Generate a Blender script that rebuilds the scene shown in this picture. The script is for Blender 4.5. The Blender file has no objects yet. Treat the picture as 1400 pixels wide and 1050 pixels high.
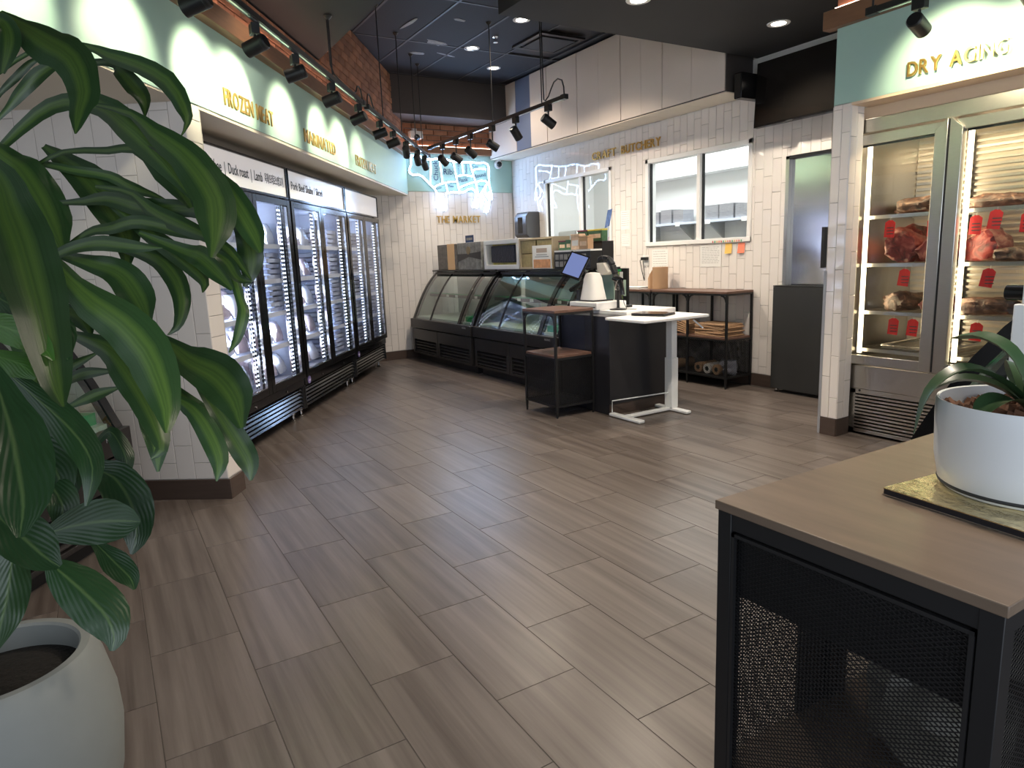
import bpy, bmesh, math, random
from mathutils import Vector, Matrix
from mathutils.noise import noise as mnoise
S = bpy.context.scene
COL = S.collection
D = bpy.data
rnd = random.Random(7)
PI = math.pi

# ---------------------------------------------------------------- camera
EYE = 1.35
CR = Vector((0.854, -0.5187, -0.0397)); CU = Vector((0.1291, 0.1372, 0.9821)); CF = Vector((0.504, 0.8439, -0.1842))
FPX = 924.39
cam = D.cameras.new('camera'); cam.sensor_width = 36; cam.lens = FPX / 1400 * 36; cam.clip_start = .02
co = D.objects.new('camera', cam); COL.objects.link(co)
CF.normalize(); CR = (CR - CF * CR.dot(CF)).normalized(); CU = CR.cross(CF)
M = Matrix((CR, CU, -CF)).transposed().to_4x4(); M.translation = (0, 0, EYE)
co.matrix_world = M
S.camera = co
# ---------------------------------------------------------------- view, world, large lights
S.view_settings.view_transform = 'Standard'; S.view_settings.look = 'None'
S.view_settings.gamma = 1; S.view_settings.use_curve_mapping = False
S.view_settings.exposure = 0.9
W = D.worlds.new('world'); S.world = W; W.use_nodes = True
W.node_tree.nodes['Background'].inputs[0].default_value = (.80, .88, 1, 1)
W.node_tree.nodes['Background'].inputs[1].default_value = 0.55


def lamp(name, kind, loc, energy, color=(1, .86, .68), aim=None, size=.1, spot=60, blend=.4, sizey=None):
    l = D.lights.new(name, kind); l.energy = energy; l.color = color
    if kind == 'AREA':
        l.size = size
        if sizey: l.shape = 'RECTANGLE'; l.size_y = sizey
    else:
        l.shadow_soft_size = size
    if kind == 'SPOT': l.spot_size = math.radians(spot); l.spot_blend = blend
    o = D.objects.new(name, l); COL.objects.link(o); o.location = loc
    if aim is not None:
        o.rotation_euler = Vector(aim).to_track_quat('-Z', 'Y').to_euler()
    return o


# daylight through the shop front behind the camera
lamp('shopfront_daylight', 'AREA', (.6, -2.8, 1.9), 46, (.82, .9, 1), (.5, .85, -.12), 4.5, sizey=2.4)
DOWN = [(4.80, 3.76, 3.06), (3.44, 3.85, 3.06), (1.9, .5, 3.06), (2.3, 2.5, 3.63), (.5, 2.4, 3.09), (1.2, 4.6, 3.09), (3.906, 7.121, 3.66), (4.531, 7.72, 3.66), (3.927, 6.107, 3.66)]  # those without a fitting are unseen lamps added to fill the foreground
for i, (x, y, z) in enumerate(DOWN):
    lamp('downlight_or_fill_lamp', 'SPOT', (x, y, z - .03), [60, 60, 55, 160, 10, 8, 45, 25, 120][i], (1, .86, .70), (0, 0, -1), .06, 128, .6)

# ---------------------------------------------------------------- helpers
CA = math.radians(34.6866)
tC = Vector((math.sin(CA), math.cos(CA), 0)); nC = Vector((math.cos(CA), -math.sin(CA), 0))
ROT_C = PI / 2 - CA      # local x along the freezer wall, local y into it
ROT_R = -PI / 2          # local x = -Y, local y = +X (things against the right wall)


def PC(a, d, z=0): return Vector((tC.x * a + nC.x * d, tC.y * a + nC.y * d, z))


def at(px, py, depth):
    return Vector((0, 0, EYE)) + (CF + CR * ((px - 700) / FPX) - CU * ((py - 525) / FPX)) * depth


class MB:
    def __init__(s): s.v = []; s.f = []; s.m = []; s.k = 0

    def face(s, *ids): s.f.append(ids); s.m.append(s.k)

    def box(s, x0, x1, y0, y1, z0, z1):
        if x0 > x1: x0, x1 = x1, x0
        if y0 > y1: y0, y1 = y1, y0
        if z0 > z1: z0, z1 = z1, z0
        b = len(s.v)
        s.v += [(x0, y0, z0), (x1, y0, z0), (x1, y1, z0), (x0, y1, z0), (x0, y0, z1), (x1, y0, z1), (x1, y1, z1), (x0, y1, z1)]
        for q in ((0, 3, 2, 1), (4, 5, 6, 7), (0, 1, 5, 4), (1, 2, 6, 5), (2, 3, 7, 6), (3, 0, 4, 7)): s.face(*[b + i for i in q])
        return s

    def obox(s, c, ax, ay, az, hx, hy, hz):
        b = len(s.v); c = Vector(c)
        for dz in (-1, 1):
            for dx, dy in ((-1, -1), (1, -1), (1, 1), (-1, 1)):
                s.v.append(tuple(c + ax * hx * dx + ay * hy * dy + az * hz * dz))
        for q in ((0, 3, 2, 1), (4, 5, 6, 7), (0, 1, 5, 4), (1, 2, 6, 5), (2, 3, 7, 6), (3, 0, 4, 7)): s.face(*[b + i for i in q])
        return s

    def bar(s, p, q, w, h=None, up=(0, 0, 1)):
        p = Vector(p); q = Vector(q); h = h or w
        d = (q - p); L = d.length; d.normalize(); up = Vector(up)
        if abs(d.dot(up)) > .99: up = Vector((1, 0, 0))
        x = d.cross(up).normalized(); y = x.cross(d)
        return s.obox((p + q) / 2, x, d, y, w / 2, L / 2, h / 2)

    def tube(s, pts, r, n=8, close=False, caps=True):
        pts = [Vector(p) for p in pts]; N = len(pts)
        rr = r if isinstance(r, (list, tuple)) else [r] * N
        b = len(s.v); prev = None
        for i, p in enumerate(pts):
            if close: t = pts[(i + 1) % N] - pts[i - 1]
            else: t = pts[min(i + 1, N - 1)] - pts[max(i - 1, 0)]
            t.normalize()
            if prev is None:
                a = Vector((0, 0, 1)) if abs(t.z) < .9 else Vector((1, 0, 0))
                u = t.cross(a).normalized()
            else:
                u = prev - t * prev.dot(t)
                u = u.normalized() if u.length > 1e-6 else t.orthogonal().normalized()
            prev = u; w = t.cross(u)
            for k in range(n):
                a = 2 * PI * k / n
                s.v.append(tuple(p + (u * math.cos(a) + w * math.sin(a)) * rr[i]))
        for i in range(N if close else N - 1):
            j = (i + 1) % N
            for k in range(n):
                s.face(b + i * n + k, b + i * n + (k + 1) % n, b + j * n + (k + 1) % n, b + j * n + k)
        if caps and not close:
            s.face(*[b + k for k in range(n)][::-1]); s.face(*[b + (N - 1) * n + k for k in range(n)])
        return s

    def lathe(s, prof, n=32, c=(0, 0), caps=(False, False)):
        b = len(s.v)
        for r, z in prof:
            for k in range(n):
                a = 2 * PI * k / n
                s.v.append((c[0] + r * math.cos(a), c[1] + r * math.sin(a), z))
        for i in range(len(prof) - 1):
            for k in range(n):
                s.face(b + i * n + k, b + i * n + (k + 1) % n, b + (i + 1) * n + (k + 1) % n, b + (i + 1) * n + k)
        if caps[0]: s.face(*[b + k for k in range(n)][::-1])
        if caps[1]: s.face(*[b + (len(prof) - 1) * n + k for k in range(n)])
        return s

    def prism(s, poly, axis, a0, a1):
        """poly in the two other axes (order x,y,z without axis) extruded along axis"""
        b = len(s.v); n = len(poly)
        for a in (a0, a1):
            for (u, w) in poly:
                s.v.append({'x': (a, u, w), 'y': (u, a, w), 'z': (u, w, a)}[axis])
        for i in range(n):
            j = (i + 1) % n
            s.face(b + i, b + j, b + n + j, b + n + i)
        s.face(*[b + i for i in range(n)][::-1]); s.face(*[b + n + i for i in range(n)])
        return s

    def strip(s, prof, axis, a0, a1, t):
        """thin curved shell: open profile offset by t"""
        n = len(prof); off = []
        for i, p in enumerate(prof):
            q0 = prof[max(i - 1, 0)]; q1 = prof[min(i + 1, n - 1)]
            dx, dy = q1[0] - q0[0], q1[1] - q0[1]; L = math.hypot(dx, dy)
            off.append((p[0] - dy / L * t, p[1] + dx / L * t))
        b = len(s.v)
        for a in (a0, a1):
            for (u, w) in list(prof) + off:
                s.v.append({'x': (a, u, w), 'y': (u, a, w), 'z': (u, w, a)}[axis])
        N = 2 * n
        for i in range(n - 1):
            s.face(b + i, b + i + 1, b + N + i + 1, b + N + i)
            s.face(b + n + i, b + N + n + i, b + N + n + i + 1, b + n + i + 1)
            s.face(b + i, b + n + i, b + n + i + 1, b + i + 1)
            s.face(b + N + i, b + N + i + 1, b + N + n + i + 1, b + N + n + i)
        s.face(b, b + N, b + N + n, b + n); s.face(b + n - 1, b + 2 * n - 1, b + N + 2 * n - 1, b + N + n - 1)
        return s

    def mesh(s, name, mats, smooth=True):
        me = D.meshes.new(name)
        me.from_pydata(s.v, [], s.f)
        if not isinstance(mats, (list, tuple)): mats = [mats]
        for m in mats: me.materials.append(m)
        if len(mats) > 1: me.polygons.foreach_set('material_index', s.m)
        bm = bmesh.new(); bm.from_mesh(me); bmesh.ops.recalc_face_normals(bm, faces=bm.faces); bm.to_mesh(me); bm.free()
        if smooth:
            me.polygons.foreach_set('use_smooth', [True] * len(me.polygons))
            me.set_sharp_from_angle(angle=math.radians(38))
        me.update()
        return me

    def build(s, name, mats, parent=None, loc=(0, 0, 0), rz=0, bevel=0, smooth=True):
        o = D.objects.new(name, s.mesh(name, mats, smooth)); COL.objects.link(o)
        o.location = loc; o.rotation_euler = (0, 0, rz)
        if parent is not None: o.parent = parent
        if bevel:
            b = o.modifiers.new('bevel', 'BEVEL'); b.width = bevel; b.segments = 2; b.limit_method = 'ANGLE'; b.angle_limit = math.radians(40)
            b.harden_normals = False
        return o


def B(*a): return MB().box(*a)


def link_mesh(name, me, parent=None, loc=(0, 0, 0), rot=(0, 0, 0)):
    o = D.objects.new(name, me); COL.objects.link(o); o.location = loc; o.rotation_euler = rot
    if parent is not None: o.parent = parent
    return o


def tag(o, label, cat, group=None):
    o['label'] = label; o['category'] = cat
    if group: o['group'] = group
    return o


def thing(name, label, cat, loc=(0, 0, 0), rz=0, group=None):
    o = D.objects.new(name, None); COL.objects.link(o); o.location = loc; o.rotation_euler = (0, 0, rz)
    o.empty_display_size = .1
    return tag(o, label, cat, group)


def struct(name, loc=(0, 0, 0), rz=0):
    o = D.objects.new(name, None); COL.objects.link(o); o.location = loc; o.rotation_euler = (0, 0, rz); o['kind'] = 'structure'
    return o


def dup(o, loc=None, rz=None, parent=None):
    c = o.copy(); COL.objects.link(c)
    if loc is not None: c.location = loc
    if rz is not None: c.rotation_euler = (0, 0, rz)
    if parent is not None: c.parent = parent
    for ch in list(o.children): dup(ch, parent=c)
    return c


# ---------------------------------------------------------------- materials
def mat(name, col, rough=.5, metal=0, emit=None, es=0, noise=0, nscale=8, bump=0, trans=0, ior=1.45, alpha=1, spec=None, stretch=None, rand=0, coat=0):
    m = D.materials.new(name); m.use_nodes = True
    nt = m.node_tree; p = nt.nodes['Principled BSDF']
    c = (*col, 1)
    p.inputs['Base Color'].default_value = c; p.inputs['Roughness'].default_value = rough; p.inputs['Metallic'].default_value = metal
    p.inputs['IOR'].default_value = ior; p.inputs['Alpha'].default_value = alpha
    if spec is not None: p.inputs['Specular IOR Level'].default_value = spec
    if trans: p.inputs['Transmission Weight'].default_value = trans
    if coat: p.inputs['Coat Weight'].default_value = coat; p.inputs['Coat Roughness'].default_value = .05
    if emit: p.inputs['Emission Color'].default_value = (*emit, 1); p.inputs['Emission Strength'].default_value = es
    last = None
    if noise or bump:
        tc = nt.nodes.new('ShaderNodeTexCoord'); n = nt.nodes.new('ShaderNodeTexNoise')
        n.inputs['Scale'].default_value = nscale; n.inputs['Detail'].default_value = 4
        src = tc.outputs['Object']
        if stretch:
            mp = nt.nodes.new('ShaderNodeMapping'); mp.inputs['Scale'].default_value = stretch
            nt.links.new(src, mp.inputs[0]); src = mp.outputs[0]
        nt.links.new(src, n.inputs['Vector'])
        if noise:
            mx = nt.nodes.new('ShaderNodeMix'); mx.data_type = 'RGBA'
            mx.inputs[6].default_value = (*[x * (1 - noise) for x in col], 1); mx.inputs[7].default_value = (*[min(1, x * (1 + noise)) for x in col], 1)
            nt.links.new(n.outputs[0], mx.inputs[0]); last = mx.outputs[2]
        if bump:
            b = nt.nodes.new('ShaderNodeBump'); b.inputs['Strength'].default_value = bump; b.inputs['Distance'].default_value = .01
            nt.links.new(n.outputs[0], b.inputs['Height']); nt.links.new(b.outputs[0], p.inputs['Normal'])
    if rand:
        oi = nt.nodes.new('ShaderNodeObjectInfo'); mr = nt.nodes.new('ShaderNodeMapRange')
        mr.inputs[3].default_value = 1 - rand; mr.inputs[4].default_value = 1 + rand
        nt.links.new(oi.outputs['Random'], mr.inputs[0])
        hs = nt.nodes.new('ShaderNodeHueSaturation')
        if last is not None: nt.links.new(last, hs.inputs['Color'])
        else: hs.inputs['Color'].default_value = c
        nt.links.new(mr.outputs[0], hs.inputs['Value']); last = hs.outputs[0]
    if last is not None: nt.links.new(last, p.inputs['Base Color'])
    return m


def glass(name, tint=(1, 1, 1), refl=1.0):
    """thin architectural pane: clear with fresnel reflection"""
    m = D.materials.new(name); m.use_nodes = True; nt = m.node_tree
    for n in list(nt.nodes): nt.nodes.remove(n)
    out = nt.nodes.new('ShaderNodeOutputMaterial'); mix = nt.nodes.new('ShaderNodeMixShader')
    tr = nt.nodes.new('ShaderNodeBsdfTransparent'); tr.inputs[0].default_value = (*tint, 1)
    gl = nt.nodes.new('ShaderNodeBsdfGlossy'); gl.inputs['Roughness'].default_value = .015
    fr = nt.nodes.new('ShaderNodeFresnel'); fr.inputs[0].default_value = 1.5
    mu = nt.nodes.new('ShaderNodeMath'); mu.operation = 'MULTIPLY'; mu.inputs[1].default_value = refl; mu.use_clamp = True
    ge = nt.nodes.new('ShaderNodeNewGeometry'); inv = nt.nodes.new('ShaderNodeMath'); inv.operation = 'MULTIPLY_ADD'
    inv.inputs[1].default_value = -1; inv.inputs[2].default_value = 1      # reflect on the outer face of a pane only
    nt.links.new(ge.outputs['Backfacing'], inv.inputs[0])
    m2 = nt.nodes.new('ShaderNodeMath'); m2.operation = 'MULTIPLY'
    nt.links.new(fr.outputs[0], mu.inputs[0]); nt.links.new(mu.outputs[0], m2.inputs[0]); nt.links.new(inv.outputs[0], m2.inputs[1]); nt.links.new(m2.outputs[0], mix.inputs[0])
    nt.links.new(tr.outputs[0], mix.inputs[1]); nt.links.new(gl.outputs[0], mix.inputs[2]); nt.links.new(mix.outputs[0], out.inputs[0])
    return m


def emis(name, col, st): return mat(name, (.8, .8, .8), .5, emit=col, es=st)


K = {}
K['tile'] = mat('glossy_white_tile', (.78, .73, .69), .035, rand=.012)
K['grout'] = mat('grout', (.50, .47, .44), .8)
K['floorgrout'] = mat('floor_grout', (.085, .073, .065), .8, noise=.5, nscale=3)
K['teal'] = mat('teal_paint', (.42, .62, .55), .55, noise=.03)
K['creamp'] = mat('cream_soffit_paint', (.74, .66, .54), .5)
K['whitep'] = mat('white_paint', (.80, .80, .78), .5)
K['black'] = mat('black_paint', (.012, .012, .014), .5)
K['ceil'] = mat('black_ceiling_tile', (.019, .022, .033), .75, noise=.3, nscale=60, rand=.12)
K['ceillow'] = mat('charcoal_ceiling_paint', (.020, .020, .021), .7)
K['beam'] = mat('dark_brown_beam', (.055, .048, .046), .6)
K['wood'] = mat('brown_wood_beam', (.23, .115, .06), .5, noise=.25, nscale=6, stretch=(1, 8, 8))
K['brick'] = mat('red_brown_brick', (.30, .135, .075), .85, noise=.45, nscale=9, bump=.5, rand=.30)
K['mortar'] = mat('mortar', (.17, .10, .07), .9)
K['panel'] = mat('taupe_panel', (.74, .645, .565), .45, noise=.02)
K['paneltint'] = mat('neon_tint_panel', (.16, .19, .27), .4)  # blue reflection of the neon cow put into this panel's colour
K['base'] = mat('brown_baseboard_tile', (.075, .052, .042), .4, noise=.25, nscale=4, stretch=(1, 1, 12))
K['gloss'] = mat('gloss_black', (.010, .010, .011), .12)
K['satin'] = mat('satin_black', (.014, .014, .015), .38)
K['casebody'] = mat('charcoal_case_panel', (.022, .020, .020), .35)
K['steel'] = mat('brushed_steel', (.56, .54, .50), .28, 1, noise=.08, nscale=30, stretch=(1, 1, 14))
K['steeld'] = mat('stainless_door', (.50, .50, .51), .16, 1, bump=.06, nscale=2.2, stretch=(1, 1, 2))
K['chrome'] = mat('chrome', (.75, .75, .75), .1, 1)
K['gold'] = mat('brushed_gold_letter', (.62, .40, .12), .32, .85)
K['darktext'] = mat('dark_print', (.05, .06, .06), .6)
K['bluetext'] = mat('navy_print', (.02, .05, .14), .6)
K['glass'] = glass('clear_glass', (.97, .99, .98), 1.0)
K['caseglass'] = glass('curved_case_glass', (.90, .95, .93), 2.2)
K['freezerglass'] = glass('freezer_door_glass', (.93, .95, 1.0), 1.0)
K['cageblack'] = mat('black_powdercoat', (.010, .010, .011), .42)
K['tabletop'] = mat('walnut_stained_top', (.155, .112, .080), .38, noise=.35, nscale=5, stretch=(1.2, 7, 7))
K['redtop'] = mat('reddish_brown_board', (.13, .07, .05), .4, noise=.3, nscale=6, stretch=(1.2, 7, 7))
K['white'] = mat('white_laminate', (.82, .81, .79), .35)
K['whitemetal'] = mat('white_powdercoat', (.80, .82, .82), .35)
K['pot'] = mat('matte_grey_white_planter', (.22, .232, .22), .65, noise=.04, nscale=20)
K['potw'] = mat('satin_white_ceramic', (.72, .75, .77), .35)
K['soil'] = mat('dark_soil', (.012, .010, .008), .95, noise=.6, nscale=60, bump=1)
K['bark'] = mat('bark_chips', (.12, .055, .03), .85, rand=.5)
K['counterblack'] = mat('black_laminate', (.016, .016, .020), .33)
K['kraft'] = mat('kraft_paper', (.45, .28, .16), .75, noise=.12, nscale=5, rand=.15)
K['paper'] = mat('white_paper', (.80, .79, .76), .7)
K['red'] = mat('red_tag', (.62, .025, .025), .5)
K['green'] = mat('green_liner', (.03, .33, .12), .4)
K['caseliner'] = mat('pale_green_liner', (.52, .58, .52), .3)
K['liner'] = mat('freezer_white_liner', (.66, .70, .80), .35)
K['wire'] = mat('white_wire_shelf', (.62, .66, .74), .35)
K['greydark'] = mat('dark_grey_panel', (.030, .031, .032), .55, noise=.12, nscale=5)
K['led'] = emis('led_white', (.80, .90, 1), 3.5)
K['ledwarm'] = emis('led_warm', (1, .80, .52), 3)
K['lampface'] = emis('lamp_face', (1, .88, .72), 9)
K['ledpink'] = emis('led_strip_glow', (1, .66, .52), 6)
K['neon'] = emis('neon_white', (.42, .62, 1), 15)
K['sleeve'] = mat('neon_sleeve', (.75, .78, .80), .5)
K['header'] = mat('backlit_header', (.85, .83, .82), .12, emit=(1, .92, .90), es=.16)
K['crust_'] = mat('dark_aged_crust', (.10, .05, .035), .6, noise=.6, nscale=14, bump=.8, rand=.2)
K['meat'] = mat('red_marbled_meat', (.36, .06, .055), .4, noise=.7, nscale=12, bump=.3, rand=.2)
K['fat'] = mat('cream_fat', (.62, .40, .30), .45, noise=.3, nscale=12, bump=.3)
K['pouch'] = mat('frosted_meat_pouch', (.72, .56, .60), .22, noise=.5, nscale=9, rand=.18, coat=.4)
K['pouch2'] = mat('blue_white_pouch', (.70, .72, .85), .2, noise=.35, nscale=7, rand=.15, coat=.4)
K['tray'] = mat('clear_tray', (.55, .58, .70), .18, noise=.4, nscale=14, rand=.25, coat=.5)
K['screen'] = mat('screen', (.02, .03, .06), .1, emit=(.16, .20, .42), es=.55)
K['tv'] = mat('tv_glass', (.010, .009, .008), .09, coat=.5)
K['clearstack'] = mat('clear_plastic_stack', (.42, .42, .44), .25, noise=.3, nscale=12, stretch=(1, 1, 14))


def floor_mat():
    m = D.materials.new('wood_look_floor_tile'); m.use_nodes = True; nt = m.node_tree; p = nt.nodes['Principled BSDF']; L = nt.links.new
    tc = nt.nodes.new('ShaderNodeTexCoord'); oi = nt.nodes.new('ShaderNodeObjectInfo')
    ad = nt.nodes.new('ShaderNodeVectorMath'); ad.operation = 'ADD'
    sc = nt.nodes.new('ShaderNodeVectorMath'); sc.operation = 'SCALE'; sc.inputs[3].default_value = 13.7
    cmb = nt.nodes.new('ShaderNodeCombineXYZ')
    for i in range(3): L(oi.outputs['Random'], cmb.inputs[i])
    L(cmb.outputs[0], sc.inputs[0]); L(tc.outputs['Object'], ad.inputs[0]); L(sc.outputs[0], ad.inputs[1])
    mp = nt.nodes.new('ShaderNodeMapping'); mp.inputs['Scale'].default_value = (1, .035, 1); L(ad.outputs[0], mp.inputs[0])
    n = nt.nodes.new('ShaderNodeTexNoise'); n.inputs['Scale'].default_value = 20; n.inputs['Detail'].default_value = 6; n.inputs['Roughness'].default_value = .62; L(mp.outputs[0], n.inputs['Vector'])
    rp = nt.nodes.new('ShaderNodeValToRGB'); e = rp.color_ramp.elements
    e[0].position = .32; e[0].color = (.078, .061, .053, 1); e[1].position = .70; e[1].color = (.172, .146, .130, 1)
    L(n.outputs[0], rp.inputs[0])
    hs = nt.nodes.new('ShaderNodeHueSaturation'); mr = nt.nodes.new('ShaderNodeMapRange'); mr.inputs[3].default_value = .93; mr.inputs[4].default_value = 1.08
    L(oi.outputs['Random'], mr.inputs[0]); L(mr.outputs[0], hs.inputs['Value']); L(rp.outputs[0], hs.inputs['Color']); L(hs.outputs[0], p.inputs['Base Color'])
    n2 = nt.nodes.new('ShaderNodeTexNoise'); n2.inputs['Scale'].default_value = 5; n2.inputs['Detail'].default_value = 6; L(ad.outputs[0], n2.inputs['Vector'])
    m2 = nt.nodes.new('ShaderNodeMapRange'); m2.inputs[3].default_value = .28; m2.inputs[4].default_value = .36; L(n2.outputs[0], m2.inputs[0]); L(m2.outputs[0], p.inputs['Roughness'])
    b = nt.nodes.new('ShaderNodeBump'); b.inputs['Strength'].default_value = .05; b.inputs['Distance'].default_value = .004; L(n.outputs[0], b.inputs['Height']); L(b.outputs[0], p.inputs['Normal'])
    return m


K['floor'] = floor_mat()


def leaf_mat(name, dark, light, stripe=True, veins=0):
    m = D.materials.new(name); m.use_nodes = True; nt = m.node_tree; p = nt.nodes['Principled BSDF']; L = nt.links.new
    uv = nt.nodes.new('ShaderNodeUVMap'); sp = nt.nodes.new('ShaderNodeSeparateXYZ'); L(uv.outputs[0], sp.inputs[0])
    s1 = nt.nodes.new('ShaderNodeMath'); s1.operation = 'SUBTRACT'; s1.inputs[1].default_value = .5; L(sp.outputs[0], s1.inputs[0])
    ab = nt.nodes.new('ShaderNodeMath'); ab.operation = 'ABSOLUTE'; L(s1.outputs[0], ab.inputs[0])
    tc = nt.nodes.new('ShaderNodeTexCoord'); mp = nt.nodes.new('ShaderNodeMapping'); mp.inputs['Scale'].default_value = (26, 1.2, 1)
    L(uv.outputs[0], mp.inputs[0])
    n = nt.nodes.new('ShaderNodeTexNoise'); n.inputs['Scale'].default_value = 1; n.inputs['Detail'].default_value = 3; L(mp.outputs[0], n.inputs['Vector'])
    rp = nt.nodes.new('ShaderNodeValToRGB'); e = rp.color_ramp.elements
    if stripe:
        e[0].position = .0; e[0].color = (*[x * 1.0 for x in light], 1); e[1].position = .26; e[1].color = (*dark, 1)
        q = e.new(.10); q.color = (*light, 1); q = e.new(.03); q.color = (*[.5 * (a + b) for a, b in zip(dark, light)], 1)
    else:
        e[0].position = .0; e[0].color = (*light, 1); e[1].position = .05; e[1].color = (*dark, 1)
    L(ab.outputs[0], rp.inputs[0])
    oi = nt.nodes.new('ShaderNodeObjectInfo'); mr = nt.nodes.new('ShaderNodeMapRange'); mr.inputs[3].default_value = .7; mr.inputs[4].default_value = 1.35; L(oi.outputs['Random'], mr.inputs[0])
    mm = nt.nodes.new('ShaderNodeMapRange'); mm.inputs[3].default_value = .65; mm.inputs[4].default_value = 1.35; L(n.outputs[0], mm.inputs[0])
    mu = nt.nodes.new('ShaderNodeMath'); mu.operation = 'MULTIPLY'; L(mr.outputs[0], mu.inputs[0]); L(mm.outputs[0], mu.inputs[1])
    hs = nt.nodes.new('ShaderNodeHueSaturation'); L(rp.outputs[0], hs.inputs['Color']); L(mu.outputs[0], hs.inputs['Value']); L(hs.outputs[0], p.inputs['Base Color'])
    p.inputs['Roughness'].default_value = .34; p.inputs['Specular IOR Level'].default_value = .5
    bp = nt.nodes.new('ShaderNodeBump'); bp.inputs['Distance'].default_value = .004
    if veins:
        wv = nt.nodes.new('ShaderNodeMath'); wv.operation = 'MULTIPLY_ADD'; wv.inputs[1].default_value = -1.2; L(ab.outputs[0], wv.inputs[0]); L(sp.outputs[1], wv.inputs[2])
        w2 = nt.nodes.new('ShaderNodeMath'); w2.operation = 'MULTIPLY'; w2.inputs[1].default_value = veins; L(wv.outputs[0], w2.inputs[0])
        w3 = nt.nodes.new('ShaderNodeMath'); w3.operation = 'SINE'; L(w2.outputs[0], w3.inputs[0]); L(w3.outputs[0], bp.inputs['Height']); bp.inputs['Strength'].default_value = .11
    else:
        L(n.outputs[0], bp.inputs['Height']); bp.inputs['Strength'].default_value = .12
    L(bp.outputs[0], p.inputs['Normal'])
    try:
        p.inputs['Subsurface Weight'].default_value = .0
        p.inputs['Transmission Weight'].default_value = 0
    except Exception: pass
    return m


K['leafA'] = leaf_mat('dracaena_leaf', (.022, .054, .016), (.068, .125, .024))
K['leafB'] = leaf_mat('broad_leaf', (.016, .046, .015), (.07, .12, .04), False, 50)
K['leafC'] = leaf_mat('fresh_broad_leaf', (.030, .085, .012), (.06, .13, .03), False, 50)
K['cane'] = mat('pale_cane_stem', (.30, .22, .14), .7, noise=.3, nscale=20)
K['orchidleaf'] = mat('dark_green_orchid_leaf', (.040, .085, .035), .35, noise=.15, nscale=10)


# ---------------------------------------------------------------- tile and brick fields
def tile_cells(w, x0, x1, z0, z1, tw, th, offs, holes=(), horizontal=False, minsize=.02):
    """cells of a stacked/offset tile field, clipped to the rectangle and around rectangular holes"""
    if holes is True: holes, horizontal = (), True
    out = []
    if horizontal:
        rows = int((z1 - z0) / th) + 2
        for r in range(rows):
            a0, a1 = z0 + r * th, min(z0 + (r + 1) * th, z1)
            if a1 - a0 < .015: continue
            x = x0 - tw + (offs[r % len(offs)] * tw)
            while x < x1:
                out.append((max(x, x0), min(x + tw, x1), a0, a1)); x += tw
    else:
        cols = int((x1 - x0) / tw) + 2
        for c in range(cols):
            a0, a1 = x0 + c * tw, min(x0 + (c + 1) * tw, x1)
            if a1 - a0 < .015: continue
            z = z0 - th + offs[c % len(offs)] * th
            while z < z1:
                out.append((a0, a1, max(z, z0), min(z + th, z1))); z += th
    res = []
    for (a, b, c, d) in out:
        if b - a < minsize or d - c < minsize: continue
        pieces = [(a, b, c, d)]
        for (h0, h1, g0, g1) in holes:
            nxt = []
            for (a, b, c, d) in pieces:
                if b <= h0 or a >= h1 or d <= g0 or c >= g1: nxt.append((a, b, c, d)); continue
                if a < h0: nxt.append((a, h0, c, d))
                if b > h1: nxt.append((h1, b, c, d))
                m0, m1 = max(a, h0), min(b, h1)
                if c < g0: nxt.append((m0, m1, c, g0))
                if d > g1: nxt.append((m0, m1, g1, d))
            pieces = nxt
        res += [q for q in pieces if q[1] - q[0] > minsize * .6 and q[3] - q[2] > minsize * .6]
    return res


CACHE = {}


def cell_mesh(w, h, t, gap, m, jit=0):
    k = (round(w, 3), round(h, 3), t, m.name)
    if k not in CACHE:
        g = gap / 2; e = min(.002, t * .5); a, b = w / 2 - g, h / 2 - g
        mb = MB()
        mb.v = [(-a, 0, -b), (a, 0, -b), (a, 0, b), (-a, 0, b)]
        mb.v += [(-a, -t + e, -b), (a, -t + e, -b), (a, -t + e, b), (-a, -t + e, b)]
        mb.v += [(-a + e, -t, -b + e), (a - e, -t, -b + e), (a - e, -t, b - e), (-a + e, -t, b - e)]
        for i in range(4):
            j = (i + 1) % 4
            mb.face(i, j, 4 + j, 4 + i); mb.face(4 + i, 4 + j, 8 + j, 8 + i)
        mb.face(8, 9, 10, 11)
        CACHE[k] = mb.mesh('piece', m, smooth=False)
    return CACHE[k]


def lay(parent, name, cells, t, gap, m, y=0, cap=290, eye=None, jit=0):
    """one object per piece (the nearest cap of them), the rest joined as stuff; local x,z field facing -y"""
    Mw = Matrix.Translation(parent.location) @ parent.rotation_euler.to_matrix().to_4x4()
    cells = sorted(cells, key=lambda q: (Mw @ Vector(((q[0] + q[1]) / 2, y, (q[2] + q[3]) / 2)) - Vector((0, 0, EYE))).length)
    for (a, b, c, d) in cells[:cap]:
        link_mesh(name, cell_mesh(b - a, d - c, t, gap, m), parent, ((a + b) / 2, y - (rnd.random() * jit if jit else 0), (c + d) / 2))
    rest = cells[cap:]
    if rest:
        mb = MB()
        for (a, b, c, d) in rest: mb.box(a + gap / 2, b - gap / 2, y - t, y, c + gap / 2, d - gap / 2)
        o = mb.build(name + '_field', m, parent); o['kind'] = 'stuff'


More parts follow.
